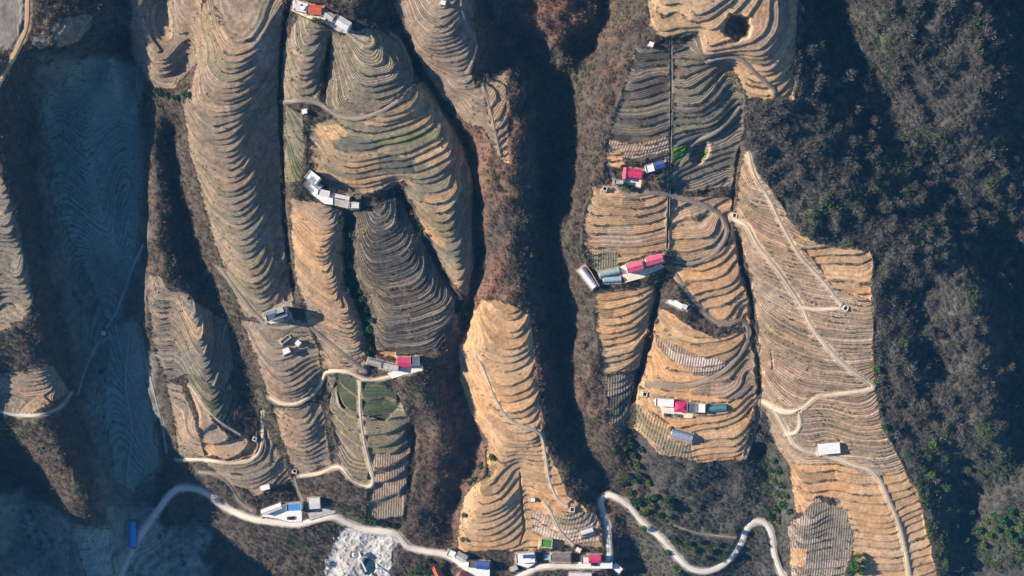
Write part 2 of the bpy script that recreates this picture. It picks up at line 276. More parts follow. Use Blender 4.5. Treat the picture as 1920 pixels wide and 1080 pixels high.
# ------------------------------------------------------------------ terrain: gullies, pits, terraces, colours
CARVED = np.zeros_like(H0)
for P, hw, dep in CARVE:
    P = smooth(np.array(P)); s, d, t = polydist(P, hw*2.2)
    wob = 1+.3*np.sin(GY[s]*.11)+.2*np.sin(GY[s]*.31)
    CARVED[s] -= dep*np.exp(-(d/(hw*wob*.85))**4)*np.clip(np.minimum(t, len(P)-1-t)/4, .15, 1)
T_=(.47,.295,.165); P_=(.315,.225,.165); G_=(.225,.185,.145); D_=(.082,.07,.064); G2=(.185,.16,.135); O_=(.24,.205,.12); R_=(.50,.29,.15)
WF=(.46,.38,.34); N_=(.06,.075,.042); S_=(.075,.06,.05); TE=(.24,.31,.28); OG=(.205,.18,.125)  # TE: hazy teal of the shaded lowland, carried as a ground colour
FIELDS = [  # polygon, colour, second colour, terrace step, rows: 'c' along contours or an angle, row strength, row spacing px
([(390,-60),(372,60),(368,120),(343,200),(358,290),(382,380),(405,460),(435,535),(458,592),(500,600),(548,572),(536,480),(527,400),(526,310),(522,230),(522,150),(526,80),(537,-60)],P_,OG,2.0,'c',.25,5),
([(452,597),(480,670),(500,735),(520,757),(560,757),(600,712),(600,660),(575,610),(545,595),(500,610)],P_,G_,2.0,'c',.25,5),
([(512,765),(540,860),(560,890),(620,872),(610,800),(600,755),(560,762)],P_,G_,1.9,'c',.2,5),
([(545,370),(545,430),(556,520),(575,600),(600,650),(605,690),(690,700),(692,650),(680,600),(648,530),(645,440),(640,395),(590,380)],P_,T_,1.35,'c',.3,5),
([(535,200),(533,345),(566,340),(572,280),(566,215)],OG,N_,1.1,'c',.3,4),
([(660,395),(668,440),(668,520),(698,560),(702,640),(703,670),(800,676),(872,590),(856,560),(825,512),(790,448),(748,372),(700,390)],D_,G_,1.65,'c',.55,4.5),
([(755,340),(780,400),(808,455),(840,515),(862,555),(878,560),(888,500),(886,400),(884,320),(860,255),(820,190),(795,150),(720,208),(600,225),(580,240),(580,300),(605,345),(650,365),(720,358)],OG,T_,2.5,'c',.2,5),
([(625,60),(605,190),(640,222),(720,205),(765,155),(768,110),(750,80),(700,50),(650,60)],G_,OG,2.9,'c',.6,5),
([(556,30),(532,90),(529,187),(597,190),(605,120),(622,55)],OG,P_,2.3,'c',.25,5),
([(735,-50),(745,30),(770,80),(800,140),(835,190),(870,225),(905,240),(940,305),(950,300),(948,130),(910,150),(890,165),(885,130),(893,60),(885,-50)],P_,G_,1.8,'c',.35,4.5),
([(908,190),(940,305),(955,310),(948,130),(912,150)],T_,P_,2.0,60,.35,5),
([(905,560),(940,565),(995,590),(1005,680),(1012,760),(1020,810),(1030,850),(1065,930),(1110,965),(1130,1025),(1060,1025),(990,1030),(860,1035),(862,990),(870,930),(915,890),(915,830),(880,770),(862,700),(862,650),(885,590)],T_,R_,2.4,'c',.12,5),
([(1000,960),(1045,965),(1115,960),(1130,1000),(1110,1025),(1020,1010),(1000,1000)],P_,WF,1.8,75,.5,5.5),
([(1190,90),(1256,90),(1256,300),(1165,300),(1140,305),(1145,240),(1165,180)],G2,D_,2.7,'c',.8,4.2),
([(1140,262),(1195,270),(1256,255),(1256,280),(1200,295),(1160,300),(1138,290)],WF,P_,1.6,70,.6,5),
([(1138,290),(1165,275),(1172,318),(1140,312)],R_,T_,2.0,'c',.1,5),
([(1262,95),(1262,360),(1370,350),(1385,300),(1395,230),(1397,190),(1385,130),(1310,60),(1275,85)],G2,OG,2.6,'c',.8,4.2),
([(1262,235),(1310,235),(1350,205),(1385,150),(1393,180),(1350,240),(1300,250),(1262,250)],OG,N_,2.4,'c',.3,4.2),
([(1262,275),(1290,270),(1285,295),(1262,310)],(.08,.22,.03),(.06,.16,.03),1.6,'c',.1,4),
([(1215,-40),(1218,50),(1240,70),(1310,60),(1320,100),(1370,115),(1400,185),(1490,187),(1490,120),(1496,0),(1485,-40)],T_,P_,2.6,'c',.15,5),
([(1110,350),(1250,365),(1250,470),(1130,500),(1100,480),(1092,420)],T_,P_,2.6,'c',.5,4.6),
([(1100,470),(1160,475),(1158,500),(1120,510)],OG,P_,1.4,88,.6,4.6),
([(1258,365),(1370,370),(1372,440),(1340,480),(1270,490),(1258,470)],P_,T_,2.9,'c',.3,4.5),
([(1115,545),(1232,535),(1220,600),(1195,690),(1135,700),(1120,620)],T_,R_,2.5,'c',.3,5),
([(1133,703),(1192,700),(1178,800),(1140,800)],D_,G_,2.6,88,.9,5),
([(1245,500),(1300,500),(1350,470),(1380,450),(1385,500),(1408,570),(1405,612),(1345,612),(1300,570)],T_,R_,2.5,'c',.08,5),
([(1238,575),(1300,615),(1340,633),(1395,612),(1412,650),(1420,740),(1405,800),(1392,862),(1300,866),(1235,850),(1188,800),(1195,730),(1222,640)],T_,R_,2.5,'c',.15,5),
([(1232,628),(1300,665),(1370,678),(1350,705),(1300,703),(1230,650)],WF,P_,1.8,80,.7,5),
([(1388,690),(1420,640),(1424,740),(1360,750),(1290,735)],P_,G_,2.4,'c',.3,5),
([(1190,755),(1215,770),(1262,805),(1295,822),(1300,864),(1240,848),(1188,800)],OG,T_,1.9,75,.7,6),
([(1393,285),(1420,320),(1500,440),(1545,462),(1634,466),(1638,700),(1650,790),(1700,893),(1600,896),(1520,878),(1478,872),(1446,815),(1428,745),(1425,640),(1408,520),(1378,420),(1385,340)],(.42,.30,.205),P_,1.15,'c',.75,4.2),
([(1505,465),(1634,466),(1634,560),(1570,545)],T_,R_,2.7,'c',.25,4.6),
([(1480,872),(1560,868),(1640,892),(1690,882),(1722,920),(1765,1120),(1600,1120),(1600,1000),(1560,935),(1530,930),(1520,960),(1490,960)],T_,R_,2.3,'c',.15,5),
([(1475,990),(1530,935),(1590,960),(1602,1020),(1570,1120),(1490,1120)],G_,WF,2.0,85,.7,4.6),
([(1480,1030),(1515,1030),(1510,1060),(1482,1060)],R_,T_,1.8,85,.2,4.6),
([(-340,-60),(-340,360),(-60,380),(-20,300),(0,330),(25,380),(50,500),(65,560),(40,600),(0,620),(-340,620)],G_,OG,2.2,'c',.3,5),
([(-340,690),(0,700),(100,685),(130,735),(60,775),(-340,770)],G_,P_,1.9,'c',.4,5),
([(245,-60),(245,100),(285,165),(330,165),(370,110),(378,0),(378,-60)],P_,G_,2.0,'c',.15,5),
([(352,720),(400,790),(440,830),(480,800),(482,850),(440,865),(385,855)],P_,R_,4,'c',.1,5),
([(345,690),(380,705),(440,745),(436,810),(395,775),(355,720)],N_,OG,1.6,'c',.2,5),
([(310,715),(340,720),(385,855),(340,862)],G_,P_,2.0,'c',.1,5),
([(275,520),(298,515),(318,545),(350,550),(372,572),(425,600),(440,690),(420,735),(372,705),(345,700),(310,716),(285,640)],G2,P_,1.9,'c',.4,5),
([(380,865),(470,862),(500,800),(548,900),(480,930),(420,900)],G_,P_,1.9,'c',.2,5),
([(612,705),(680,713),(745,735),(768,790),(768,850),(755,960),(700,975),(690,915),(640,880),(625,800)],G_,O_,3.2,'c',.6,4.5),
([(625,700),(680,708),(742,735),(748,765),(720,790),(640,765)],N_,(.05,.06,.035),3.2,'c',.3,4.5),
([(690,852),(768,850),(755,970),(692,972)],G2,P_,3.5,88,.6,4.6),
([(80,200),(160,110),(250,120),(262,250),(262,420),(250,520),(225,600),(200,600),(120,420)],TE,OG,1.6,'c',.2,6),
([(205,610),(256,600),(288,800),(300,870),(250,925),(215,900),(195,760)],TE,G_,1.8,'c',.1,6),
([(92,48),(125,35),(172,28),(178,40),(150,78),(110,88)],G_,P_,1.8,'c',.1,6),
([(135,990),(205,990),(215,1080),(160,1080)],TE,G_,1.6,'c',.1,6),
([(696,657),(742,657),(740,674),(698,666)],R_,T_,9,'c',.05,5),
]
n1 = noise(XS, YS, 60, 1); n2 = noise(XS, YS, 22, 2); n3 = noise(XS, YS, 8, 3); n4 = noise(XS, YS, 3.2, 4); n5 = noise(XS, YS, 140, 5)
WX = GX+n2*2.6+n3*1.6+n4*.9; WY = GY+noise(XS, YS, 22, 12)*2.6+noise(XS, YS, 8, 13)*1.6+noise(XS, YS, 3.2, 14)*.9
fid = np.full((NY, NX), -1, np.int16)
for k, f in enumerate(FIELDS):
    P = np.array(f[0], float)
    s = box(P[:, 0].min(), P[:, 1].min(), P[:, 0].max(), P[:, 1].max(), 6)
    m = inpoly(WX[s], WY[s], P); fid[s][m] = k
field = fid >= 0
amp = blur(field.astype(float), 3)
step = np.full((NY, NX), 1.3)
fa = np.array([f[3]*(.64 if f[3] < 3.1 else 1) for f in FIELDS]); step[field] = fa[fid[field]]
ks = np.clip(blur(field.astype(float), 40)*1.6-.35, 0, 1)*np.clip((GX-60)/200, 0, 1); H0 = H0*(1-ks)+HS*ks+CARVED; HB = H0.copy()
hw = H0+n2*.09+n1*.33+n3*.05
q = hw/step; wt_ = rng.uniform(-.36, .36, 400); q = q+np.interp((q+fid*7.3) % 399, np.arange(400), wt_); kk = np.floor(q); fr = q-kk
ris = .17+.05*n2
rr = np.clip((fr-(1-ris))/ris, 0, 1); rr = rr*rr*(3-2*rr)
HT = step*(kk+.22*np.clip(fr/(1-ris), 0, 1)+.78*rr)
H0 = H0*(1-amp)+HT*amp
riser = np.where(field, np.clip((fr-(1-ris)*.97)/.06, 0, 1), 0)
far_ = np.clip(1-blur(field.astype(float), 14)*2.2, 0, 1); H0 += (1-amp)*(n3*.35+n2*.5+n4*.12)+far_*(n1*2.2+n2*1.5)*np.clip((GX-560)/200, .25, 1)*np.clip((1020-GY)/80, 0, 1)
# pits
for cx, cy, r, dep in [(1383,52,28,9.5),(1312,284,21,4),(868,-12,9,2)]:
    s = box(cx-r*2, cy-r*2, cx+r*2, cy+r*2); d = np.hypot(GX[s]-cx, (GY[s]-cy)*.95)*(1+.16*n2[s]+.12*n3[s])
    H0[s] = np.where(d < r*1.35, H0[s]*(1-.0), H0[s])-dep*np.clip((r-d)/(r*.6), 0, 1)**.6
    HB[s] -= dep*np.clip((r-d)/5.5, 0, 1)
# terrace strip colour
col = np.zeros((NY, NX, 3)); rowa = np.zeros((NY, NX)); rowp = np.zeros((NY, NX))
tab = rng.uniform(0, 1, (4096, 3))
kz = (kk.astype(np.int64)*37+np.floor((GX+n1*18+kk*23)/95).astype(np.int64)*11+fid.astype(np.int64)*101) & 4095
tr = tab[kz]
c1 = np.array([f[1] for f in FIELDS]); c2 = np.array([f[2] for f in FIELDS]); ra = np.array([f[5] for f in FIELDS]); rs = np.array([f[6] for f in FIELDS])
fi = np.clip(fid, 0, None)
mixf = np.clip(tr[..., 0]**2*1.1+n5*.3+n1*.25-.05, 0, 1)[..., None]
cf = c1[fi]*(1-mixf)+c2[fi]*mixf
sk = np.array([.30 if f[1] in (D_, G_) else .12 for f in FIELDS])[fi]; wn = rng.uniform(-1, 1, (NY, NX))
n6 = noise(XS, YS, 30, 61, 12); om = np.clip(n6*.9+n2*.5, 0, 1)[..., None]*.55; cf = cf*(1-om)+(cf*.45+np.array([.19, .155, .085])*.6)*om
cf *= (.84+.3*tr[..., 1]+.13*n2+.10*n3+.09*n4+wn*sk)[..., None]
cf *= np.stack([1+.07*n1, 1+0*n1, 1-.08*n1], -1)
gr = np.clip((tab[(kz*7+5) & 4095, 2]-.93)*30, 0, 1)*np.clip(n1+.5, 0, 1)*.5
cf = cf*(1-gr[..., None])+np.array(N_)*1.2*gr[..., None]
rc = cf*.45+np.array([.30, .235, .155])*(.8+.3*n3[..., None])*.62
cf = cf*(1-riser[..., None])+rc*riser[..., None]
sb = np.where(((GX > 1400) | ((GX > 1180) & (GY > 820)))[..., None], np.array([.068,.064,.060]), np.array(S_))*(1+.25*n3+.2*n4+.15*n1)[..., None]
red = np.clip(n5*1.2+n2*.6+.15, 0, 1)[..., None]*np.exp(-((GX-1000)/190)**4)[..., None]
sb = sb*(1-red*.6)+np.array([.24, .125, .085])*red*.6
grn = np.clip(n1*.9+n2*.5-.55, 0, 1)[..., None]; sb = sb*(1-grn*.6)+np.array([.06, .085, .035])*grn*.6
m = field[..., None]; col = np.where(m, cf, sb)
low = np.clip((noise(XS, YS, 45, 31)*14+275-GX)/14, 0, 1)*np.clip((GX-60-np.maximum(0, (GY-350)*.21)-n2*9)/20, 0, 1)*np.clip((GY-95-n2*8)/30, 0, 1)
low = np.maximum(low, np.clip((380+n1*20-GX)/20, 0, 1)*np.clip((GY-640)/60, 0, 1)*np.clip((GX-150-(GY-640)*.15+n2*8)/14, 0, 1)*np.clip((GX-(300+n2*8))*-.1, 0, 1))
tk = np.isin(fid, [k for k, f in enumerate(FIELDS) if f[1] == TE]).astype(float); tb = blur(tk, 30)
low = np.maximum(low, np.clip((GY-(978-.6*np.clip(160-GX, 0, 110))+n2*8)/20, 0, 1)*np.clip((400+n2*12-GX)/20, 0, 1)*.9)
lt = np.clip(.25+n1*.25+n5*.2+.5*(GY > 900)*(GX < 130)+.2*(GY > 950)*(GX < 420), 0, .8); lowc = sb*1.6*(1-.6*(lt+tb*.5)[..., None])+np.array(TE)*(lt+tb*.5)[..., None]*.8*(1+.15*n3+.15*n2)[..., None]  # lifted teal haze in the lowland shade painted into its ground colour
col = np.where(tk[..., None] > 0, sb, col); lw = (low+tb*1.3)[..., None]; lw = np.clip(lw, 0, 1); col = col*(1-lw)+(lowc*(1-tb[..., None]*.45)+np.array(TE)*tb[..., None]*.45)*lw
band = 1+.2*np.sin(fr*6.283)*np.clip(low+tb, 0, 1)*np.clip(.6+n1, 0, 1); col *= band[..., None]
lowmask = low
edge = np.clip(1-np.abs(amp-.35)*4, 0, 1)[..., None]*.5*(n2[..., None]*.5+.5)
col = col*(1-edge)+np.array([.14, .125, .07])*edge
def paint(P, c, var=.12, blend=1.0):
    P = np.array(P, float); s = box(P[:, 0].min(), P[:, 1].min(), P[:, 0].max(), P[:, 1].max(), 6)
    mm = inpoly(WX[s], WY[s], P); cc = np.array(c)*(1+var*(n2[s]+n3[s])[..., None])
    col[s][mm] = (col[s]*(1-blend)+cc*blend)[mm]; return s, mm
paint([(-350,-300),(48,-300),(46,40),(40,85),(0,95),(-350,100)], (.205,.18,.16), .05)
s_, mk_ = paint([(-350,-300),(40,-300),(38,40),(32,80),(0,88),(-350,90)], (.205,.18,.16), .05); H0[s_] = np.where(mk_, HB[s_], H0[s_])
paint([(62,70),(80,60),(92,68),(90,85),(76,92),(63,84)], (.40,.34,.26))
paint([(595,236),(640,232),(655,250),(640,262),(610,262),(597,252)], (.46,.30,.16), .1, .8)
paint([(622,262),(655,255),(706,262),(706,286),(650,288),(625,280)], (.12,.12,.10), .2, .8)
paint([(708,288),(772,292),(776,322),(708,326)], (.085,.10,.08), .2, .8)
paint([(706,262),(800,236),(830,250),(760,270),(706,276)], (.13,.17,.07), .3, .6)
paint([(1130,345),(1165,350),(1150,372),(1122,370)], (.55,.36,.22), .2)
paint([(1300,0),(1330,0),(1300,30)], (.45,.3,.17), .1, .6)
paint([(1600,960),(1670,880),(1690,1000),(1620,1000)], (.50,.30,.14), .15, .5)
s_, mk = paint([(650,990),(700,992),(752,1008),(738,1040),(730,1100),(610,1100),(612,1050),(628,1010)], (.43,.42,.41), .3)
H0[s_] += np.where(mk, n3[s_]*.1+n2[s_]*.6+n4[s_]*.15, 0)
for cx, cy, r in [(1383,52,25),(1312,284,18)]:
    s = box(cx-r*2, cy-r*2, cx+r*2, cy+r*2); d = np.hypot(GX[s]-cx, (GY[s]-cy)*.95)*(1+.10*n2[s]+.1*n3[s]); lit_rim = np.clip(1-np.abs(d-r-3)/5, 0, 1)*np.clip(((GX[s]-cx)+(GY[s]-cy)*.6)/r, 0, 1)
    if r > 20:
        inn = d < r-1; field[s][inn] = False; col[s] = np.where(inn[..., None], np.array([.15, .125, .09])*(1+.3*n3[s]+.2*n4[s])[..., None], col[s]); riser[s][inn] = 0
    col[s] = col[s]*(1-lit_rim[..., None])+np.array([.58, .42, .26])*lit_rim[..., None]  # sunlit lower-right pit rims painted into the ground colour
paint([(1148,360),(1172,362),(1165,385),(1140,380)], (.5,.33,.2), .2, .6)
paint([(1312,282),(1326,280),(1328,296),(1318,302),(1308,296)], (.10,.17,.05), .15)
s_ = box(600, 980, 760, 1100); dq = (np.clip(n2[s_]*1.5-.2, 0, 1)*np.clip(1-np.hypot((GX[s_]-680)/75, (GY[s_]-1040)/70), 0, 1)**.3*.6)[..., None]; col[s_] = col[s_]*(1-dq)+np.array([.27, .235, .19])*dq
dst = np.hypot(GX-490, (GY-95)*.35); wr = np.clip(1-dst/32, 0, 1)[..., None]*np.clip(n2+.6, 0, 1)[..., None]*.5
col = col*(1-wr)+np.array([.42, .44, .46])*wr
rw = field
contour = np.array([f[4] == 'c' for f in FIELDS])[fi]
ang = np.array([0 if f[4] == 'c' else f[4] for f in FIELDS])[fi]*math.pi/180
rowa[rw] = (ra*np.where(np.array([f[4] == 'c' for f in FIELDS]), 1.6, 1))[fi][rw]; rowa *= (1-riser)
rowp = np.where(contour, (fr/(1-.2))*np.round(5.2*step/rs[fi]*1.9), (WX*.2+GX*.8)*np.sin(ang)/rs[fi]+(GY)*np.cos(ang)/rs[fi])
# ------------------------------------------------------------------ materials
MATS = {}
def mat(name, c, rough=.85, metal=0, nscale=0, namt=.15, bump=0, wave=None, spec=.3, alpha=None):
    if name in MATS: return MATS[name]
    m = bpy.data.materials.new(name); m.use_nodes = True; t = m.node_tree; b = t.nodes['Principled BSDF']
    b.inputs['Roughness'].default_value = rough; b.inputs['Metallic'].default_value = metal
    b.inputs['Specular IOR Level'].default_value = spec
    b.inputs['Base Color'].default_value = (*c, 1)
    tc = t.nodes.new('ShaderNodeTexCoord'); out = None
    def noise_n(sc_):
        n = t.nodes.new('ShaderNodeTexNoise'); n.inputs['Scale'].default_value = sc_; n.inputs['Detail'].default_value = 5
        t.links.new(tc.outputs['Object'], n.inputs['Vector']); return n
    n = noise_n(nscale or 1.2)
    mr = t.nodes.new('ShaderNodeMapRange'); mr.inputs['From Min'].default_value = .3; mr.inputs['From Max'].default_value = .7
    mr.inputs['To Min'].default_value = 1-namt*2; mr.inputs['To Max'].default_value = 1+namt
    t.links.new(n.outputs['Fac'], mr.inputs['Value'])
    mx = t.nodes.new('ShaderNodeMix'); mx.data_type = 'RGBA'; mx.blend_type = 'MULTIPLY'; mx.inputs['Factor'].default_value = 1
    mx.inputs[6].default_value = (*c, 1); t.links.new(mr.outputs[0], mx.inputs[7]); t.links.new(mx.outputs[2], b.inputs['Base Color'])
    if wave:
        wv = t.nodes.new('ShaderNodeTexWave'); wv.bands_direction = wave[0]; wv.inputs['Scale'].default_value = wave[1]
        t.links.new(tc.outputs['Object'], wv.inputs['Vector'])
        bp = t.nodes.new('ShaderNodeBump'); bp.inputs['Strength'].default_value = .6; bp.inputs['Distance'].default_value = .06
        t.links.new(wv.outputs['Fac'], bp.inputs['Height']); t.links.new(bp.outputs[0], b.inputs['Normal'])
    elif bump:
        bp = t.nodes.new('ShaderNodeBump'); bp.inputs['Strength'].default_value = .7; bp.inputs['Distance'].default_value = bump
        t.links.new(n.outputs['Fac'], bp.inputs['Height']); t.links.new(bp.outputs[0], b.inputs['Normal'])
    MATS[name] = m; return m
def attr_mat(name, rows=False, nscale=.6, namt=.3, bump=.25, rough=.95):
    m = bpy.data.materials.new(name); m.use_nodes = True; t = m.node_tree; b = t.nodes['Principled BSDF']
    b.inputs['Roughness'].default_value = rough; b.inputs['Specular IOR Level'].default_value = .1
    L = t.links.new
    def math_(op, a, b_=None):
        n = t.nodes.new('ShaderNodeMath'); n.operation = op
        for i, v in enumerate((a, b_)):
            if v is None: continue
            if isinstance(v, (int, float)): n.inputs[i].default_value = v
            else: L(v, n.inputs[i])
        return n.outputs[0]
    at = t.nodes.new('ShaderNodeAttribute'); at.attribute_name = 'col'
    geo = t.nodes.new('ShaderNodeNewGeometry')
    nz = t.nodes.new('ShaderNodeTexNoise'); nz.inputs['Scale'].default_value = nscale; nz.inputs['Detail'].default_value = 6; nz.inputs['Roughness'].default_value = .65
    L(geo.outputs['Position'], nz.inputs['Vector'])
    f = math_('ADD', math_('MULTIPLY', math_('SUBTRACT', nz.outputs['Fac'], .5), namt*4), 1.0)
    if rows:
        ap = t.nodes.new('ShaderNodeAttribute'); ap.attribute_name = 'rowp'; aa = t.nodes.new('ShaderNodeAttribute'); aa.attribute_name = 'rowa'
        s = math_('SINE', math_('MULTIPLY', ap.outputs['Fac'], 6.28318))
        s = math_('MULTIPLY', s, aa.outputs['Fac'])
        f = math_('MULTIPLY', f, math_('ADD', math_('MULTIPLY', s, .38), 1.0))
        hgt = math_('ADD', math_('MULTIPLY', s, .16), math_('MULTIPLY', nz.outputs['Fac'], bump*1.6))
    else: hgt = math_('MULTIPLY', nz.outputs['Fac'], bump)
    mx = t.nodes.new('ShaderNodeVectorMath'); mx.operation = 'SCALE'; L(at.outputs['Color'], mx.inputs[0]); L(f, mx.inputs['Scale'])
    L(mx.outputs[0], b.inputs['Base Color'])
    bp = t.nodes.new('ShaderNodeBump'); bp.inputs['Strength'].default_value = .8; bp.inputs['Distance'].default_value = 1
    L(hgt, bp.inputs['Height']); L(bp.outputs[0], b.inputs['Normal'])
    return m
# ------------------------------------------------------------------ object helpers
def link(o, parent=None):
    sc.collection.objects.link(o)
    if parent is not None: o.parent = parent
    return o
def tag(o, label=None, cat=None, group=None, kind=None):
    for k, v in (('label', label), ('category', cat), ('group', group), ('kind', kind)):
        if v: o[k] = v
    return o
def np_mesh(name, co, quads, m=None, cols=None, tris=False, extra=None, smooth_=False):
    me = bpy.data.meshes.new(name); nq = len(quads); k = 3 if tris else 4
    me.vertices.add(len(co)); me.vertices.foreach_set('co', np.ascontiguousarray(co, np.float32).ravel())
    me.loops.add(nq*k); me.loops.foreach_set('vertex_index', np.ascontiguousarray(quads, np.int32).ravel())
    me.polygons.add(nq); me.polygons.foreach_set('loop_start', np.arange(0, nq*k, k, dtype=np.int32))
    if smooth_: me.polygons.foreach_set('use_smooth', np.ones(nq, bool))
    if cols is not None:
        a = me.attributes.new('col', 'FLOAT_COLOR', 'POINT'); c4 = np.ones((len(co), 4), np.float32); c4[:, :3] = cols; a.data.foreach_set('color', c4.ravel())
    for nm, v in (extra or {}).items():
        a = me.attributes.new(nm, 'FLOAT', 'POINT'); a.data.foreach_set('value', v.astype(np.float32).ravel())
    me.update(calc_edges=True)
    if m: me.materials.append(m)
    return bpy.data.objects.new(name, me)
class MB:
    def __init__(s): s.v = []; s.f = []
    def add(s, vs, fs):
        n = len(s.v); s.v += [tuple(v) for v in vs]; s.f += [tuple(n+i for i in f) for f in fs]; return s
    def box(s, x0, y0, z0, x1, y1, z1):
        return s.add([(x0,y0,z0),(x1,y0,z0),(x1,y1,z0),(x0,y1,z0),(x0,y0,z1),(x1,y0,z1),(x1,y1,z1),(x0,y1,z1)],
                     [(0,3,2,1),(4,5,6,7),(0,1,5,4),(1,2,6,5),(2,3,7,6),(3,0,4,7)])
    def cyl(s, x, y, z0, z1, r, n=12, r2=None):
        r2 = r if r2 is None else r2; a = [2*math.pi*i/n for i in range(n)]
        return s.add([(x+r*math.cos(t), y+r*math.sin(t), z0) for t in a]+[(x+r2*math.cos(t), y+r2*math.sin(t), z1) for t in a],
                     [(i, (i+1) % n, n+(i+1) % n, n+i) for i in range(n)]+[tuple(range(n))[::-1], tuple(range(n, 2*n))])
    def prism(s, pts, axis_, a, b):
        """pts: closed outline in the (u,z) plane extruded along x ('x') or y ('y')"""
        n = len(pts); P = (lambda t: [(t, u, z) for u, z in pts]) if axis_ == 'x' else (lambda t: [(u, t, z) for u, z in pts])
        return s.add(P(a)+P(b), [(i, (i+1) % n, n+(i+1) % n, n+i) for i in range(n)]+[tuple(range(n))[::-1], tuple(range(n, 2*n))])
    def build(s, name, m, parent=None, smooth_=False):
        me = bpy.data.meshes.new(name); me.from_pydata(s.v, [], s.f); me.materials.append(m); me.update()
        import bmesh; bm = bmesh.new(); bm.from_mesh(me); bmesh.ops.recalc_face_normals(bm, faces=bm.faces); bm.to_mesh(me); bm.free()
        if smooth_: me.polygons.foreach_set('use_smooth', [True]*len(me.polygons))
        return link(bpy.data.objects.new(name, me), parent)
def empty(name, px, py, h, angle, label, cat, group=None):
    """angle: degrees clockwise as seen in the picture"""
    o = bpy.data.objects.new(name, None); o.empty_display_size = 2; link(o)
    o.location = W(px, py, h); o.rotation_euler = (0, 0, -rad(angle)); return tag(o, label, cat, group)
# ------------------------------------------------------------------ roads and tracks
CONC=(.60,.55,.48); DIRT=(.36,.37,.34); GREY=(.24,.20,.165); PALE=(.54,.44,.33); ORA=(.42,.28,.17)
ROADS = [('road',[(215,1110),(232,1065),(255,1020),(290,965),(325,922),(350,915),(385,923),(420,950),(470,972),(520,980),(560,983),(590,975),(625,969),(650,980),(680,992),(720,996),(745,1003),(765,1025),(800,1034),(835,1040),(870,1062),(905,1090)],11.5,CONC),
('road',[(955,1092),(985,1075),(1020,1062),(1080,1062),(1125,1062),(1141,1050),(1140,1000),(1132,960),(1126,942),(1135,930),(1150,930),(1180,950),(1205,980),(1240,1010),(1275,1050),(1300,1068),(1330,1070),(1360,1055),(1385,1025),(1400,992),(1415,978),(1435,982),(1447,1005),(1452,1040),(1465,1075),(1478,1095)],10.5,CONC),
('track',[(730,62),(750,78),(768,120),(770,150),(755,180),(720,205),(670,222),(630,215),(600,195),(570,189),(528,190)],6,GREY),
('track',[(862,-20),(866,20),(876,50),(892,80),(888,105),(878,135)],6,GREY),
('track',[(505,745),(530,757),(560,755),(590,735),(605,710),(614,697),(650,697),(690,712),(735,705),(770,697)],6,PALE),
('track',[(675,714),(675,770),(683,830),(698,895),(690,912),(660,900),(635,875),(600,887),(562,893)],6.5,PALE),
('track',[(410,500),(440,540),(480,590),(505,612),(540,614),(570,606),(600,628),(640,660),(685,697)],6,GREY),
('track',[(1243,345),(1262,325),(1285,296),(1300,268),(1343,247),(1375,215),(1387,200)],6,GREY),
('track',[(1138,308),(1148,325),(1160,352),(1180,366),(1215,360),(1250,365),(1300,378),(1340,395),(1358,415),(1362,440),(1338,476),(1300,493),(1262,491)],6,GREY),
('track',[(1262,505),(1290,550),(1330,595),(1360,607),(1390,602),(1402,622),(1390,660),(1350,700),(1290,722),(1212,720)],7,GREY),
('track',[(1372,408),(1400,425),(1420,460),(1460,510),(1500,570),(1520,610),(1550,650),(1590,690),(1635,722),(1620,732),(1560,740),(1530,745),(1505,765),(1470,772),(1428,752)],8,PALE),
('track',[(1402,285),(1415,330),(1440,370),(1470,430),(1500,480),(1545,530),(1578,572)],6,PALE),
('track',[(1500,575),(1530,580),(1575,578)],6,PALE),
('track',[(1452,765),(1470,800),(1500,840),(1560,857),(1600,872),(1640,888),(1665,935),(1690,1000),(1708,1095)],7,PALE),
('track',[(1498,772),(1500,795),(1492,810),(1474,816)],5,PALE),
('track',[(1327,115),(1345,109),(1372,106),(1395,115),(1420,140),(1448,165),(1450,180)],6,GREY),
('track',[(1425,750),(1420,790),(1408,830),(1398,858)],5,GREY),
('track',[(892,668),(905,690),(930,750),(960,790),(1010,812),(1022,850),(1030,900),(1045,935),(1065,950)],4,PALE),
('track',[(-40,765),(0,772),(30,778),(70,778),(110,765),(135,735)],5,(.40,.38,.34)),
('track',[(268,460),(245,510),(220,580),(196,620),(165,680),(145,740)],3,DIRT),
('track',[(243,630),(235,720),(247,800),(238,890),(250,920)],2,DIRT),
('track',[(275,680),(290,740),(305,800),(312,850)],2,DIRT),
('track',[(330,862),(380,862),(440,868),(480,855),(492,820),(490,770)],5,PALE),
('track',[(355,722),(400,780),(450,815)],3,PALE),
('track',[(55,-60),(52,0),(50,45),(35,85),(5,140),(-30,200)],11,ORA),
('track',[(1262,985),(1310,1000),(1380,1008)],2.2,GREY),
('track',[(1020,942),(1032,960),(1050,995),(1075,1022)],4.5,PALE),
('track',[(372,885),(405,890),(430,910),(450,940),(475,958)],6,GREY),
('track',[(552,893),(560,920),(572,945)],5,GREY),
('track',[(905,160),(920,210),(938,290)],3,P_),
]
isroad = np.zeros((NY, NX), bool)
prof = []
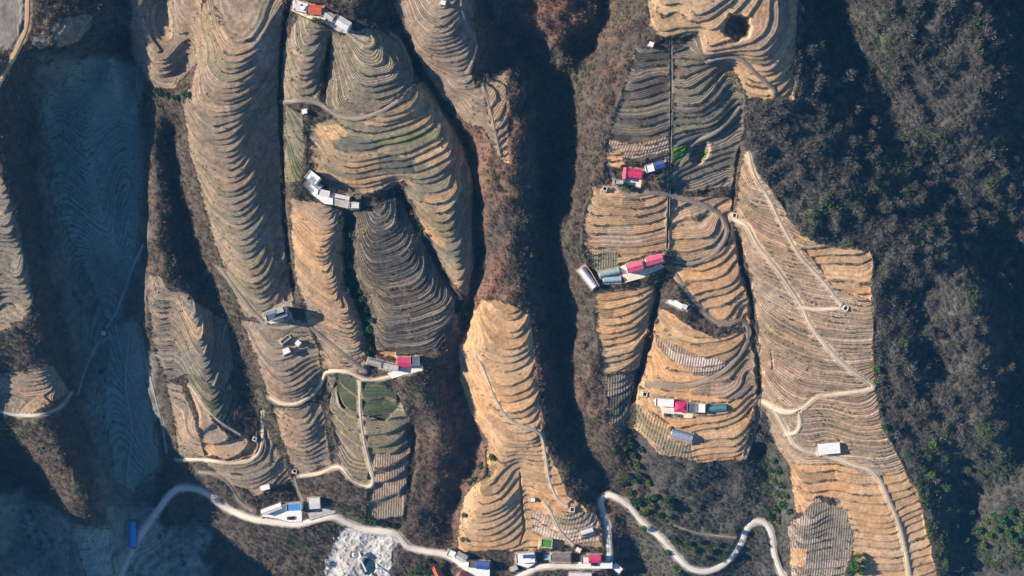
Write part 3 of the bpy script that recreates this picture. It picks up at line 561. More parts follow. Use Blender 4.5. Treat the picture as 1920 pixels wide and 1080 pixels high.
for nm, P, wd, c in ROADS:
    P = smooth(np.array(P, float)); hs = samp(HB, P[:, 0], P[:, 1])
    hs = np.interp(np.arange(len(hs)), np.arange(len(hs)), np.convolve(np.pad(hs, 6, mode='edge'), np.ones(13)/13, 'valid'))
    prof.append((P, hs)); s, d, t = polydist(P, wd/2+7)
    hr = np.interp(t, np.arange(len(hs)), hs); e = wd/2+.8
    k = np.clip(1-(d-e)/(4 if wd > 9 else 2.5), 0, 1); k = k*k*(3-2*k)
    H0[s] = H0[s]*(1-k)+hr*k
    isroad[s] |= d < wd/2+2.5
    kc = np.clip(1-(d-wd/2)/(3.2+2*n3[s]), 0, 1)[..., None]*.7
    col[s] = col[s]*(1-kc)+np.array(c)*.75*kc; rowa[s] *= 1-np.clip(k*1.5, 0, 1); H_ = None
attr_road = attr_mat('packed_surface', nscale=1.1, namt=.12, bump=.04)
def road_mesh(i):
    nm, P, wd, c = ROADS[i]; P, hs = prof[i]; n = len(P)
    T = np.gradient(P, axis=0); T /= np.hypot(T[:, 0], T[:, 1])[:, None]+1e-9; Nn = np.stack([-T[:, 1], T[:, 0]], 1)
    A = 7; u = np.linspace(-1, 1, A); r = np.random.default_rng(i)
    ww = wd/2*(1+(.05 if wd > 9 else .38)*np.convolve(r.normal(0, 1, n+8), np.ones(9)/9*2, 'valid'))
    co = []; cc = []
    tone = 1+.08*np.convolve(r.normal(0, 1, n+6), np.ones(7)/7*2, 'valid')
    slab = np.where((np.arange(n)//9) % 2 == 0, 1.0, .965) if wd > 9 else np.ones(n)
    for j, uu in enumerate(u):
        x = P[:, 0]+Nn[:, 0]*ww*uu; y = P[:, 1]+Nn[:, 1]*ww*uu
        hh = np.maximum(hs+.13-.03*abs(uu), samp(H0, x, y)+.05) if wd < 9 else hs+.16
        hh = hh-(.45 if abs(uu) > .99 else 0)
        X, Y, Z = W(x, y, hh); co.append(np.stack([X, Y, Z], 1))
        rut = 1.0+(.10 if (wd < 9 and abs(abs(uu)-.5) < .2) else 0)-(.14 if wd < 9 and abs(uu) < .2 else 0)-(.1 if abs(uu) > .9 else 0)
        cc.append(np.array(c)[None]*(tone*slab*rut)[:, None])
    co = np.stack(co, 1).reshape(-1, 3); cc = np.clip(np.stack(cc, 1).reshape(-1, 3), .02, .7)
    i0 = (np.arange(n-1)[:, None]*A+np.arange(A-1)[None]).ravel(); q = np.stack([i0, i0+1, i0+A+1, i0+A], 1)
    return tag(link(np_mesh('road' if nm == 'road' else 'dirt_track', co, q[:, ::-1] if False else q, attr_road, cc, smooth_=True)), kind='structure')
# ------------------------------------------------------------------ building plots (levelled ground) and buildings
blocked = isroad.copy()
def rect(cx, cy, w, d, ang, g=0):
    c, s = math.cos(rad(ang)), math.sin(rad(ang)); a, b = w/2+g, d/2+g
    return [(cx+u*c-v*s, cy+u*s+v*c) for u, v in ((-a,-b),(a,-b),(a,b),(-a,b))]
def pad(P, h=None, soft=4, c=None):
    P = np.array(P, float); cx, cy = P.mean(0)
    if h is None: h = float(samp(HB, cx, cy))
    s = box(P[:, 0].min(), P[:, 1].min(), P[:, 0].max(), P[:, 1].max(), soft+4)
    m = inpoly(GX[s], GY[s], P).astype(float)
    d = m.copy()
    for _ in range(int(soft/D0)): d = np.maximum(d, np.maximum.reduce([np.roll(d, 1, 0), np.roll(d, -1, 0), np.roll(d, 1, 1), np.roll(d, -1, 1)])-D0/soft)
    k = np.clip(d, 0, 1); k = k*k*(3-2*k)
    H0[s] = H0[s]*(1-k)+h*k; rowa[s] *= (1-k); blocked[s] |= d > .3
    if c is not None:
        kk_ = np.clip(d*1.5-.5, 0, 1)[..., None]; col[s] = col[s]*(1-kk_)+np.array(c)*(1+.15*n3[s]+.1*n4[s])[..., None]*kk_
    return h
DUST = (.30, .235, .17)
WALL = mat('plaster_wall', (.62,.58,.52), nscale=1.5, namt=.12); WALLG = mat('cement_wall', (.34,.32,.29), nscale=1.5, namt=.15)
BRICK = mat('brick_wall', (.36,.22,.16), nscale=3, namt=.2)
FRAME = mat('window_frame', (.7,.7,.7), .5); GLASS = mat('window_glass', (.05,.07,.09), .08, spec=.8); DOORM = mat('door_paint', (.22,.12,.08), .6)
ROOFM = {'white': mat('white_roof', (.72,.70,.68), .7, nscale=.7, namt=.1), 'cream': mat('cream_roof', (.70,.62,.50), .8, nscale=.7, namt=.12),
 'grey': mat('cement_roof', (.40,.385,.37), .85, nscale=.8, namt=.18), 'lilac': mat('pale_lilac_sheet', (.55,.53,.56), .6, nscale=.9, namt=.08, wave=('X', 3)),
 'magenta': mat('magenta_sheet', (.56,.022,.12), .5, nscale=.6, namt=.1, wave=('X', 3)), 'pink': mat('faded_pink_sheet', (.66,.10,.18), .5, nscale=.6, namt=.12, wave=('X', 3)),
 'red': mat('orange_red_sheet', (.60,.10,.045), .6, nscale=.6, namt=.12, wave=('X', 3)), 'blue': mat('blue_sheet', (.03,.075,.30), .5, nscale=.6, namt=.1, wave=('X', 3)),
 'teal': mat('teal_sheet', (.05,.17,.24), .5, nscale=.6, namt=.12, wave=('X', 3)), 'slate': mat('dark_slate_sheet', (.07,.09,.12), .6, nscale=.8, namt=.15, wave=('X', 3)),
 'brown': mat('brown_grey_tiles', (.20,.16,.155), .8, nscale=1.2, namt=.18, wave=('X', 2.2)), 'silver': mat('silver_film', (.52,.55,.58), .35, nscale=.8, namt=.1),
 'film': mat('greenhouse_film', (.30,.38,.38), .4, nscale=.8, namt=.15), 'bluefilm': mat('blue_film', (.28,.42,.55), .4, nscale=.8, namt=.15),
 'azure': mat('azure_barrel_sheet', (.05,.22,.62), .45, nscale=.8, namt=.06), 'bluegrey': mat('blue_grey_sheet', (.25,.31,.42), .5, nscale=.8, namt=.12, wave=('X', 3)),
 'green': mat('green_roof_garden', (.06,.24,.025), .9, nscale=2, namt=.35), 'maroon': mat('maroon_sheet', (.22,.03,.06), .6, nscale=.8, namt=.1, wave=('X', 3))}
METAL = mat('galvanised_steel', (.45,.46,.47), .4, metal=.6); WATER = mat('dark_water', (.015,.03,.035), .05, spec=.8)
def openings(par, w, d, z0, floors, fh, wallm, back=True, door=True):
    """windows (frame > pane) and a door on the two long walls"""
    for side in ([-1, 1] if back else [-1]):
        n = max(1, int(w/3.2)); y = side*d/2
        for fl in range(floors):
            for i in range(n):
                x = -w/2+(i+.5)*w/n; zb = z0+fl*fh+.95
                if door and side == -1 and fl == 0 and i == n//2:
                    m = MB(); m.box(x-.5, y-.04, z0+.02, x+.5, y+.04, z0+2.05); dd = m.build('door', DOORM, par)
                    m = MB(); m.box(x+.33, y-.1, z0+1.0, x+.4, y-.042, z0+1.12); m.build('handle', METAL, dd)
                    continue
                m = MB(); a, b, t = .65, 1.25, .09; y0, y1 = y-.06, y+.06
                m.box(x-a, y0, zb, x+a, y1, zb+t).box(x-a, y0, zb+b-t, x+a, y1, zb+b).box(x-a, y0, zb+t, x-a+t, y1, zb+b-t).box(x+a-t, y0, zb+t, x+a, y1, zb+b-t).box(x-.03, y0, zb+t, x+.03, y1, zb+b-t)
                f = m.build('window', FRAME, par)
                m = MB(); m.box(x-a+t, y-.03, zb+t, x+a-t, y+.03, zb+b-t); m.build('pane', GLASS, f)
BUILT = []
def place(cx, cy, w, d, ang, ht, label, cat, name, grp=None, h=None, g=3, c=DUST, levelled=True):
    hb = pad(rect(cx, cy, w, d, ang, g), h, 3, c) if levelled else h
    px, py = cx, cy
    # the outline was read at roof height; put the thing where its roof is seen
    k = (CAMZ-hb-ht)/(CAMZ-hb); px = 960+(cx-960)*k; py = 540+(cy-540)*k
    e = empty(name, px, py, hb, ang, label, cat, grp); m = MPP*(CAMZ-hb)/REF
    return e, w*m*k, d*m*k, hb
def flat_house(cx, cy, w, d, ang, label, roof='grey', floors=1, wall=None, h=None, tank=False, cabin=False, cat='house', name='flat_roof_house', canopy=None):
    fh = 3.0; ht = floors*fh+.3; wall = wall or WALL
    e, W_, D_1, hb = place(cx, cy, w, d, ang, ht, label, cat, name, h=h); a, b = W_/2, D_1/2
    m = MB(); m.box(-a, -b, -1.2, a, b, ht); m.build('wall', wall, e); openings(e, W_, D_1, 0, floors, fh, wall)
    m = MB(); m.box(-a-.12, -b-.12, ht, a+.12, b+.12, ht+.14); m.build('roof', ROOFM[roof], e)
    m = MB(); t = .18; z0, z1 = ht+.14, ht+.62
    m.box(-a-.12, -b-.12, z0, a+.12, -b-.12+t, z1).box(-a-.12, b+.12-t, z0, a+.12, b+.12, z1).box(-a-.12, -b-.12+t, z0, -a-.12+t, b+.12-t, z1).box(a+.12-t, -b-.12+t, z0, a+.12, b+.12-t, z1)
    m.build('parapet', wall, e)
    if cabin:
        x0 = a*.25; m = MB(); m.box(x0, 0, ht+.14, a*.9, b*.85, ht+2.5); cb = m.build('stair_cabin', wall, e)
        m = MB(); m.box(x0-.15, -.15, ht+2.5, a*.9+.15, b*.85+.1, ht+2.65); m.build('cabin_roof', ROOFM['grey'], cb)
    if tank:
        m = MB(); m.cyl(-a*.55, b*.4, ht+.14, ht+1.4, .55).cyl(-a*.55, b*.4, ht+1.4, ht+1.6, .55, r2=.2); m.build('water_tank', METAL, e)
    if canopy:
        x0, x1, y0, y1, cn = canopy; x0, x1, y0, y1 = x0*a, x1*a, y0*b, y1*b; zc = ht+2.6
        m = MB(); m.prism([(y0, zc), (y1, zc+.5), (y1, zc+.58), (y0, zc+.08)], 'x', x0, x1); cr = m.build('canopy', ROOFM[cn], e)
        for x in (x0+.2, x1-.2):
            for y in (y0+.25, y1-.25): m = MB(); m.box(x-.06, y-.06, ht+.14, x+.06, y+.06, zc+.04); m.build('post', METAL, cr)
    return e
def gable_house(cx, cy, w, d, ang, label, roof='red', floors=1, wall=None, h=None, cat='house', name='gabled_house', rise=1.3, wallh=None, hip=False):
    fh = 3.0; ht = (wallh or floors*fh+.3); wall = wall or WALL
    e, W_, D_1, hb = place(cx, cy, w, d, ang, ht, label, cat, name, h=h); a, b = W_/2-.3, D_1/2-.3
    m = MB()
    if hip: m.box(-a, -b, -1.2, a, b, ht)
    else: m.prism([(-b, -1.2), (b, -1.2), (b, ht), (0, ht+rise), (-b, ht)], 'x', -a, a)
    m.build('wall', wall, e); openings(e, 2*a, 2*b, 0, floors if not wallh else 1, fh if not wallh else wallh, wall)
    A, B = a+.35, b+.35; t = .1; s_ = rise/b; zo = ht+.06-s_*.35; m = MB()
    if hip:
        R_1 = max(.3, A-B); z1 = ht+rise
        for dz in (0,): m.add([(-A,-B,zo),(A,-B,zo),(A,B,zo),(-A,B,zo),(-R_1,0,z1),(R_1,0,z1),(-A,-B,zo-.1),(A,-B,zo-.1),(A,B,zo-.1),(-A,B,zo-.1)],
            [(0,1,5,4),(1,2,5),(2,3,4,5),(3,0,4),(0,6,7,1),(1,7,8,2),(2,8,9,3),(3,9,6,0),(9,8,7,6)])
    else:
        for sg in (-1, 1): m.prism([(sg*B, zo), (0, ht+rise+.06), (0, ht+rise+.06+t), (sg*B, zo+t)], 'x', -A, A)
    rf = m.build('roof', ROOFM[roof], e)
    m = MB(); m.box(-(A if not hip else R_1), -.14, ht+rise+.06, (A if not hip else R_1), .14, ht+rise+.26); m.build('ridge_cap', ROOFM[roof], rf)
    return e
def shed(cx, cy, w, d, ang, label, roof='lilac', h=None, ht=2.6, cat='shed', name='metal_shed', wall=None, grp=None):
    e, W_, D_1, hb = place(cx, cy, w, d, ang, ht, label, cat, name, h=h, grp=grp); a, b = W_/2-.15, D_1/2-.15; wall = wall or WALLG
    m = MB(); m.prism([(-b, -1), (b, -1), (b, ht+.35), (-b, ht)], 'x', -a, a); m.build('wall', wall, e)
    m = MB(); m.prism([(-b-.25, ht+.0), (b+.25, ht+.42), (b+.25, ht+.52), (-b-.25, ht+.1)], 'x', -a-.25, a+.25); m.build('roof', ROOFM[roof], e)
    m = MB(); m.box(-.45, -b-.05, .02, .45, -b+.04, min(1.95, ht-.3)); m.build('door', DOORM, e)
    if a > 2:
        for x in (-a*.6, a*.6):
            m = MB(); m.box(x-.4, -b-.05, 1.0, x+.4, -b+.04, 1.75); m.build('window', GLASS, e)
    return e
def tunnel(cx, cy, w, d, ang, label, film='film', h=None, ht=2.6, cat='greenhouse', name='tunnel_greenhouse', grp=None):
    e, W_, D_1, hb = place(cx, cy, w, d, ang, ht*.7, label, cat, name, h=h, grp=grp); a, b = W_/2, D_1/2
    arc = [(b*math.cos(t), .25+(ht-.25)*math.sin(t)) for t in np.linspace(0, math.pi, 15)]
    m = MB(); m.prism([(b, -1)]+arc+[(-b, -1)], 'x', -a, a); cv = m.build('cover', ROOFM[film], e)
    n = max(3, int(W_/1.8))
    for i in range(n+1):
        m = MB(); x = -a+.02+(W_-.04)*i/n
        for p, q in zip(arc[:-1], arc[1:]):
            k = 1.012; m.add([(x-.04, p[0]*k, p[1]*k), (x+.04, p[0]*k, p[1]*k), (x+.04, q[0]*k, q[1]*k), (x-.04, q[0]*k, q[1]*k)]+[(x-.04, p[0]*.99, p[1]*.99), (x+.04, p[0]*.99, p[1]*.99), (x+.04, q[0]*.99, q[1]*.99), (x-.04, q[0]*.99, q[1]*.99)], [(0,1,2,3),(0,4,5,1),(3,2,6,7),(0,3,7,4),(1,5,6,2)])
        m.build('hoop', METAL, e)
    m = MB(); m.box(-a-.06, -.5, 0, -a+.02, .5, 1.8); m.build('door', FRAME, e)
    return e
YM = {}
def yard(P, label, c='pale', h=None, name='paved_yard', wall=False):
    P = [tuple(p) for p in P]; h = pad(P, h, 3, DUST); m_ = {'pale': ROOFM['cream'], 'white': ROOFM['white'], 'grey': ROOFM['grey'], 'blue': mat('wet_blue_paving', (.16,.24,.32), .3, nscale=.5, namt=.2)}[c]
    V = [W(x, y, h+.09) for x, y in P]; V2 = [(x, y, h-1.5) for x, y, _ in V]; n = len(P)
    m = MB(); m.add(V+V2, [tuple(range(n)), tuple(range(n, 2*n))]+[(i, (i+1) % n, n+(i+1) % n, n+i) for i in range(n)])
    o = m.build(name, m_); tag(o, kind='structure'); return h
def cistern(cx, cy, s, ang, label):
    hb = pad(rect(cx, cy, s, s, ang, 1.5), None, 2, DUST); e = empty('water_cistern', cx, cy, hb, ang, label, 'water tank', 'open concrete cisterns in the fields'); a = s*MPP/2; t = .3
    m = MB(); m.box(-a,-a,-.6,a,-a+t,1.0).box(-a,a-t,-.6,a,a,1.0).box(-a,-a+t,-.6,-a+t,a-t,1.0).box(a-t,-a+t,-.6,a,a-t,1.0); m.build('rim', WALL, e)
    m = MB(); m.box(-a+t, -a+t, -.5, a-t, a-t, .15); m.build('water', WATER, e)
def block(cx, cy, w, d, ang, ht, label, roof='white', cat='hut', name='small_hut', h=None):
    e, W_, D_1, hb = place(cx, cy, w, d, ang, ht, label, cat, name, h=h, g=1.5); a, b = W_/2, D_1/2
    m = MB(); m.box(-a, -b, -.8, a, b, ht); m.build('wall', WALLG, e)
    m = MB(); m.box(-a-.15, -b-.15, ht, a+.15, b+.15, ht+.15); m.build('roof', ROOFM[roof], e)
    m = MB(); m.box(-.4, -b-.05, .02, .4, -b+.03, min(1.9, ht-.25)); m.build('door', DOORM, e)
    return e
def garden_wall(P, label, ht=1.6, t=.25, m_=None, h=None, name='wall'):
    hb = h; m = MB(); V = [W(x, y, hb) for x, y in P]
    for p, q in zip(V[:-1], V[1:]):
        dx, dy = q[0]-p[0], q[1]-p[1]; L = math.hypot(dx, dy); nx, ny = -dy/L*t/2, dx/L*t/2
        m.add([(p[0]-nx, p[1]-ny, hb-1), (q[0]-nx, q[1]-ny, hb-1), (q[0]+nx, q[1]+ny, hb-1), (p[0]+nx, p[1]+ny, hb-1), (p[0]-nx, p[1]-ny, hb+ht), (q[0]-nx, q[1]-ny, hb+ht), (q[0]+nx, q[1]+ny, hb+ht), (p[0]+nx, p[1]+ny, hb+ht)],
              [(0,3,2,1),(4,5,6,7),(0,1,5,4),(1,2,6,5),(2,3,7,6),(3,0,4,7)])
    return tag(m.build(name, m_ or WALL), label, 'wall')

# --- hilltop farm at the top edge
h = yard([(549,3),(556,0),(580,8),(607,12),(612,34),(604,42),(578,34),(550,21)], '', 'pale')
flat_house(564, 13, 24, 17, 12, 'white flat-roofed house at the left end of the farm on the top edge', 'white', 1, h=h, tank=True, canopy=(-.9,.1,-.8,.4,'lilac'))
gable_house(591, 18, 25, 17, 5, 'house with the only orange-red sheet roof beside the white farmhouse on the top edge', 'red', 1, h=h+.2)
h2 = yard([(606,18),(632,32),(660,54),(668,62),(640,62),(604,40)], '', 'grey', h-.8)
gable_house(617, 29, 21, 14, 32, 'dull grey sheet-roofed house between the orange-red roof and the pale metal roof', 'grey', 1, h=h2, rise=.8)
flat_house(631, 36, 10, 14, 32, 'small dark slate annex squeezed beside the pale metal roof on the top edge', 'slate', 1, WALLG, h=h2)
gable_house(644, 44, 25, 19, 32, 'long pale blue-white metal-roofed house at the right end of the top farm', 'lilac', 2, h=h2, rise=.7)
block(831, 5, 8, 7, 10, 2.2, 'small white hut beside the track on the shaded ridge at the top edge')
block(571, 209, 8, 7, -15, 2.2, 'small white hut above the overgrown strip, right of the dark gully')
# --- white compound in the middle of the left ridges
h = yard([(567,345),(584,330),(612,360),(624,363),(624,384),(608,382),(588,366)], '', 'white')
flat_house(586, 333, 17, 24, -52, 'tall white three-storey house with a lean-to canopy at the bend of the white compound', 'white', 3, h=h, canopy=(-.95,.2,-.9,.1,'film'), name='tall_house')
flat_house(595, 347, 12, 17, -48, 'grey-green roofed wing attached below the tall white house', 'film', 1, h=h)
flat_house(607, 362, 22, 11, 12, 'low lilac-white block at the corner of the white compound', 'lilac', 1, h=h)
h2 = yard([(624,366),(655,373),(652,391),(624,384)], '', 'grey', h-.5)
flat_house(640, 369, 31, 7, 12, 'long narrow grey roof along the back of the concrete court right of the white compound', 'lilac', 1, WALLG, h=h2)
flat_house(664, 385, 17, 10, 2, 'small white flat roof at the far right end of the white compound, above the gully', 'lilac', 1, h=h2-.8)
block(672, 370, 8, 5, -5, 2, 'tiny dark shed on the terrace just above the right end of the white compound', 'slate')
# --- house and huts left of centre
h = pad([(495,592),(512,572),(545,572),(560,590),(540,606),(505,606)], None, 6)
yard([(497,594),(506,598),(538,592),(545,598),(530,603),(508,607),(499,600)], '', 'pale', h)
flat_house(517, 589, 38, 18, -18, 'three-storey grey house with a large open roof terrace in the bend of the narrow track', 'slate', 3, h=h, cabin=True, canopy=(-.98,.2,.25,.95,'bluegrey'), name='tall_house')
flat_house(538, 593, 12, 12, -10, 'low blue-grey annex on the right side of the three-storey grey house', 'bluegrey', 2, WALLG, h=h)
block(559, 643, 8, 8, 38, 2.2, 'cream hut on the bare orange patch right of the twin white hut'); 
block(537, 658, 12, 9, -25, 2.4, 'bright white hut with two roof humps left of the bare orange patch')
paint([(545,650),(558,640),(572,650),(560,662)], (.42,.29,.17), .1)
e = empty('livestock_pen', 536, 636, pad(rect(536, 636, 22, 8, -38, 2), None, 2, DUST), -38, 'narrow fenced livestock pen with one white wall below the bend of the track', 'pen')
m = MB(); m.box(-3.2,-1.2,-.5,-3.0,1.2,1.2).box(-3.0,1.0,-.5,3.2,1.2,1.2).box(-3.0,-1.2,-.5,3.2,-1.0,1.2).box(3.0,-1.0,-.5,3.2,1.0,1.2); m.build('wall', WALL, e)
m = MB()
for i in range(5): m.box(-2.6+i*1.2, -1.0, .4, -2.5+i*1.2, 1.0, .6)
m.build('rails', METAL, e)
# --- house at the foot of the dark brown field
h = yard([(727,700),(745,693),(770,683),(790,682),(792,695),(760,702),(735,710)], '', 'white')
gable_house(758, 679, 25, 18, 0, 'house with the bright magenta roof at the foot of the dark brown field', 'magenta', 1, h=h, rise=1.1)
flat_house(778, 676, 16, 16, 0, 'dark blue-grey flat-roofed block against the right side of the magenta-roofed house', 'slate', 2, WALLG, h=h)
flat_house(731, 688, 31, 11, 11, 'long low grey slab roof left of the magenta-roofed house below the dark field', 'grey', 1, WALLG, h=h)
tunnel(703, 679, 24, 9, 14, 'grey film tunnel at the left end of the farm below the dark brown field', 'film', h=h)
# --- houses by the road, lower left
h = yard([(490,968),(530,945),(565,946),(566,978),(545,979),(520,972)], '', 'white', 9.0)
gable_house(509, 955, 39, 11, -21, 'long white gabled house beside the road, left of the blue court', 'white', 1, h=h, rise=.6)
flat_house(551, 951, 27, 13, -3, 'white-rimmed roof with blue waterproofing beside the road, lower left', 'azure', 2, h=h, cabin=False)
h2 = yard([(578,962),(600,955),(625,948),(628,962),(582,975)], '', 'grey', 9.6)
gable_house(590, 944, 20, 20, -4, 'square pale house above the grey concrete yard beside the road, lower left', 'lilac', 2, h=h2, rise=.5)
block(497, 914, 16, 8, -12, 2.4, 'small cream hut alone on the scrubby slope above the white road houses')
tunnel(247, 1002, 47, 15, 90, 'bright blue barrel-roofed shed in deep shade beside the winding road, lower left', 'azure', ht=3.2, cat='shed', name='barrel_roof_shed')
block(194, 625, 8, 7, 20, 2.4, 'lone pale hut in deep shade where the faint path bends, far left')
# --- upper right farm (magenta L, blue roof)
h = yard([(1153,336),(1170,334),(1203,337),(1201,352),(1185,347),(1153,346)], '', 'cream' if False else 'pale', 74.5)
e = gable_house(1191, 325, 25, 17, 7, 'house with the stepped magenta roof below the striped terraces, upper right', 'magenta', 1, h=h, rise=.9)
gable_house(1173, 325, 21, 10, 96, 'narrow pink-red wing on the left side of the stepped magenta roof', 'pink', 1, h=h, rise=.7)
flat_house(1218, 315, 15, 14, -16, 'small bright white box house between the magenta roof and the blue roof', 'white', 1, h=h)
gable_house(1236, 309, 19, 13, -14, 'house with the deep blue sheet roof beside the drainage ditch, upper right', 'blue', 1, h=h, rise=.8)
flat_house(1160, 341, 16, 7, 2, 'low dull grey roof at the left of the cream yard under the magenta house', 'grey', 1, WALLG, h=h)
# --- middle right farm (two pink-red roofs)
h = yard([(1163,500),(1175,494),(1180,506),(1208,505),(1240,495),(1246,500),(1205,521),(1172,530)], '', 'pale', 59.5)
gable_house(1190, 500, 31, 17, -16, 'left one of the two long pink-red roofs above the cream yard, centre right', 'pink', 2, h=h, rise=1.0)
gable_house(1227, 487, 32, 16, -15, 'right one of the two long pink-red roofs, beside the gully, centre right', 'pink', 2, h=h, rise=1.0)
tunnel(1143, 511, 37, 12, -12, 'grey-green film tunnel, upper of the pair left of the pink-red roofs', 'film', h=h)
tunnel(1148, 524, 33, 11, -3, 'pale blue film tunnel, lower of the pair left of the pink-red roofs', 'bluefilm', h=h-.6)
tunnel(1103, 521, 43, 13, 52, 'long silver tunnel slanting along the scrub edge, left of the farm', 'silver', ht=3.0, h=59)
garden_wall([(1096,494),(1108,510),(1123,537)], 'long pinkish retaining wall running beside the silver tunnel', h=59.6, m_=mat('pink_render', (.55,.36,.30)))
# --- row of small sheds
shed(1259, 567, 12, 6, 24, 'leftmost small white shed in the slanting row beside the grey track', 'white', grp=None)
shed(1271, 571, 18, 9, 28, 'largest middle white shed in the slanting row beside the grey track', 'white')
shed(1284, 575, 8, 8, 28, 'small square white shed at the right end of the slanting row', 'lilac')
# --- lower right farm
h = yard([(1222,748),(1262,764),(1300,773),(1298,784),(1243,781),(1237,762)], '', 'pale', 33.5)
flat_house(1246, 755, 33, 14, 3, 'long white flat roof at the left end of the lower right farm', 'white', 1, h=h)
gable_house(1277, 763, 26, 20, 3, 'house with the bright magenta hipped roof in the lower right farm', 'magenta', 1, h=h, hip=True, rise=1.5)
flat_house(1296, 765, 15, 18, 2, 'shaded dark blue-grey flat roof squeezed right of the magenta hipped roof', 'slate', 1, WALLG, h=h)
flat_house(1314, 765, 15, 16, 2, 'square pale sheet roof between the dark roof and the teal greenhouse', 'white', 1, h=h)
tunnel(1343, 766, 37, 14, -4, 'long teal-blue greenhouse at the right end of the lower right farm', 'teal', h=h)
tunnel(1279, 817, 40, 15, 16, 'blue-grey greenhouse alone among the yellow rows below the lower right farm', 'bluegrey')
shed(1555, 841, 39, 20, -5, 'long white panelled shed alone beside the pale dirt track, lower right', 'white', ht=3.2)
block(1221, 83, 8, 8, 20, 2.2, 'small pale hut at the top left corner of the striped terraces')
# --- roadside hamlet on the bottom edge
h = 4.2
yard([(833,1040),(850,1032),(862,1040),(880,1056),(918,1068),(918,1085),(890,1085),(860,1060)], '', 'white', h)
flat_house(846, 1038, 14, 12, 25, 'small white flat-roofed house where the road enters the hamlet', 'white', 1, h=h)
gable_house(865, 1045, 20, 15, 28, 'grey gabled house right of the white one where the road enters the hamlet', 'grey', 1, h=h, rise=1)
gable_house(905, 1060, 24, 15, 6, 'house with the vivid blue roof in the left half of the hamlet', 'blue', 1, h=h, rise=.8)
flat_house(886, 1058, 14, 12, 6, 'dark shaded flat roof just left of the vivid blue roof', 'slate', 1, WALLG, h=h)
gable_house(819, 1073, 26, 11, 66, 'narrow house with the orange-red roof cut by the bottom edge', 'red', 1, h=2, rise=1)
gable_house(872, 1080, 22, 12, 28, 'dark maroon-roofed house across the road, cut by the bottom edge', 'maroon', 1, h=2.5)
yard([(966,1042),(1002,1036),(1006,1055),(990,1065),(969,1058)], '', 'white', h)
flat_house(985, 1046, 34, 18, -4, 'white flat-roofed house with a blue roof canopy left of the dark gap in the hamlet', 'white', 1, h=h, canopy=(-.25,.98,.1,.9,'blue'))
block(964, 1066, 12, 7, -22, 2.4, 'tiny grey hut at the lower left of the hamlet beside the side road', 'grey')
shed(1027, 1045, 11, 9, 0, 'small pale blue shed left of the long brown tiled roof', 'bluefilm')
h3 = float(samp(HB, 1025, 1018))+1
flat_house(1025, 1018, 20, 15, 5, 'flat roof covered with a bright green garden at the foot of the orange field', 'green', 1, h=min(h3, 6.5))
gable_house(1052, 1045, 35, 15, 1, 'long brown-grey tiled house in the middle of the hamlet', 'brown', 1, h=h, rise=1.1)
flat_house(1097, 1050, 13, 12, -3, 'salmon pink plastered flat-roofed house left of the magenta roof in the hamlet', 'cream', 1, BRICK, h=h)
gable_house(1115, 1048, 22, 14, 2, 'house with the magenta roof at the right end of the hamlet', 'magenta', 1, h=h, rise=.8)
block(1085, 1031, 8, 7, 25, 2.2, 'tiny cream hut on the slope behind the brown tiled house', 'cream')
tunnel(1101, 998, 24, 9, -17, 'small silver-blue tunnel on the terraces above the hamlet', 'silver', ht=2.2)
shed(1157, 1065, 18, 11, 40, 'white and grey striped shed right of the hamlet, tilted beside the road end', 'white')
gable_house(1088, 1082, 42, 15, 1, 'long grey sheet roof across the road from the hamlet, cut by the bottom edge', 'lilac', 1, h=1.5, rise=.9)
yard([(1085,1054),(1148,1054),(1148,1066),(1085,1066)], '', 'white', 3.9)
block(999, 937, 7, 6, 0, 2, 'tiny cream hut at the corner of the flat orange plots')
for a in [(1585,578,9,25,'square cistern with dark water at the end of the pale track, right of centre'),(1073,955,9,5,'square cistern below the bright orange strip near the lower middle'),
          (1209,739,9,10,'square cistern at the left tip of the lower right terraces'),(1377,404,8,5,'square cistern at the head of the pale zigzag track'),
          (553,883,8,10,'square cistern on the dark gully edge above the white road houses'),(1134,354,8,20,'square cistern in the orange scrub left of the upper right farm'),
          (478,823,7,20,'square cistern on the smooth pinkish slope, lower left')]: cistern(*a)
# --- drainage ditch: two low concrete walls down the striped terraces
s, d, t = polydist(smooth(np.array([(1258,78),(1258,180),(1256,300),(1253,400),(1251,465)], float)), 8); col[s] = np.where((d < 3.2)[..., None], np.array([.16,.14,.11]), col[s]); rowa[s] *= d > 3.5
H0[s] = np.where(d < 1.8, blur(H0[s], 6)-.9, H0[s]); blocked[s] |= d < 4
P = smooth(np.array([(1258,78),(1258,180),(1256,300),(1253,400),(1251,465)], float)); m = MB()
for sg in (-1, 1):
    hh = np.maximum(samp(HB, P[:, 0], P[:, 1])+.5, samp(H0, P[:, 0]+sg*2.4, P[:, 1])+.15); X, Y, Z = W(P[:, 0]+sg*2.2, P[:, 1], hh); n = len(P)
    vs = []; 
    for x, y, z in zip(X, Y, Z): vs += [(x-.08, y, z-1.6), (x+.08, y, z-1.6), (x+.08, y, z), (x-.08, y, z)]
    m.add(vs, [(4*i+j, 4*i+(j+1) % 4, 4*i+4+(j+1) % 4, 4*i+4+j) for i in range(n-1) for j in range(4)]+[(0,1,2,3), (4*n-1,4*n-2,4*n-3,4*n-4)])
tag(m.build('drainage_channel', WALLG), 'straight walled drainage channel running down between the two striped terrace fields', 'channel')
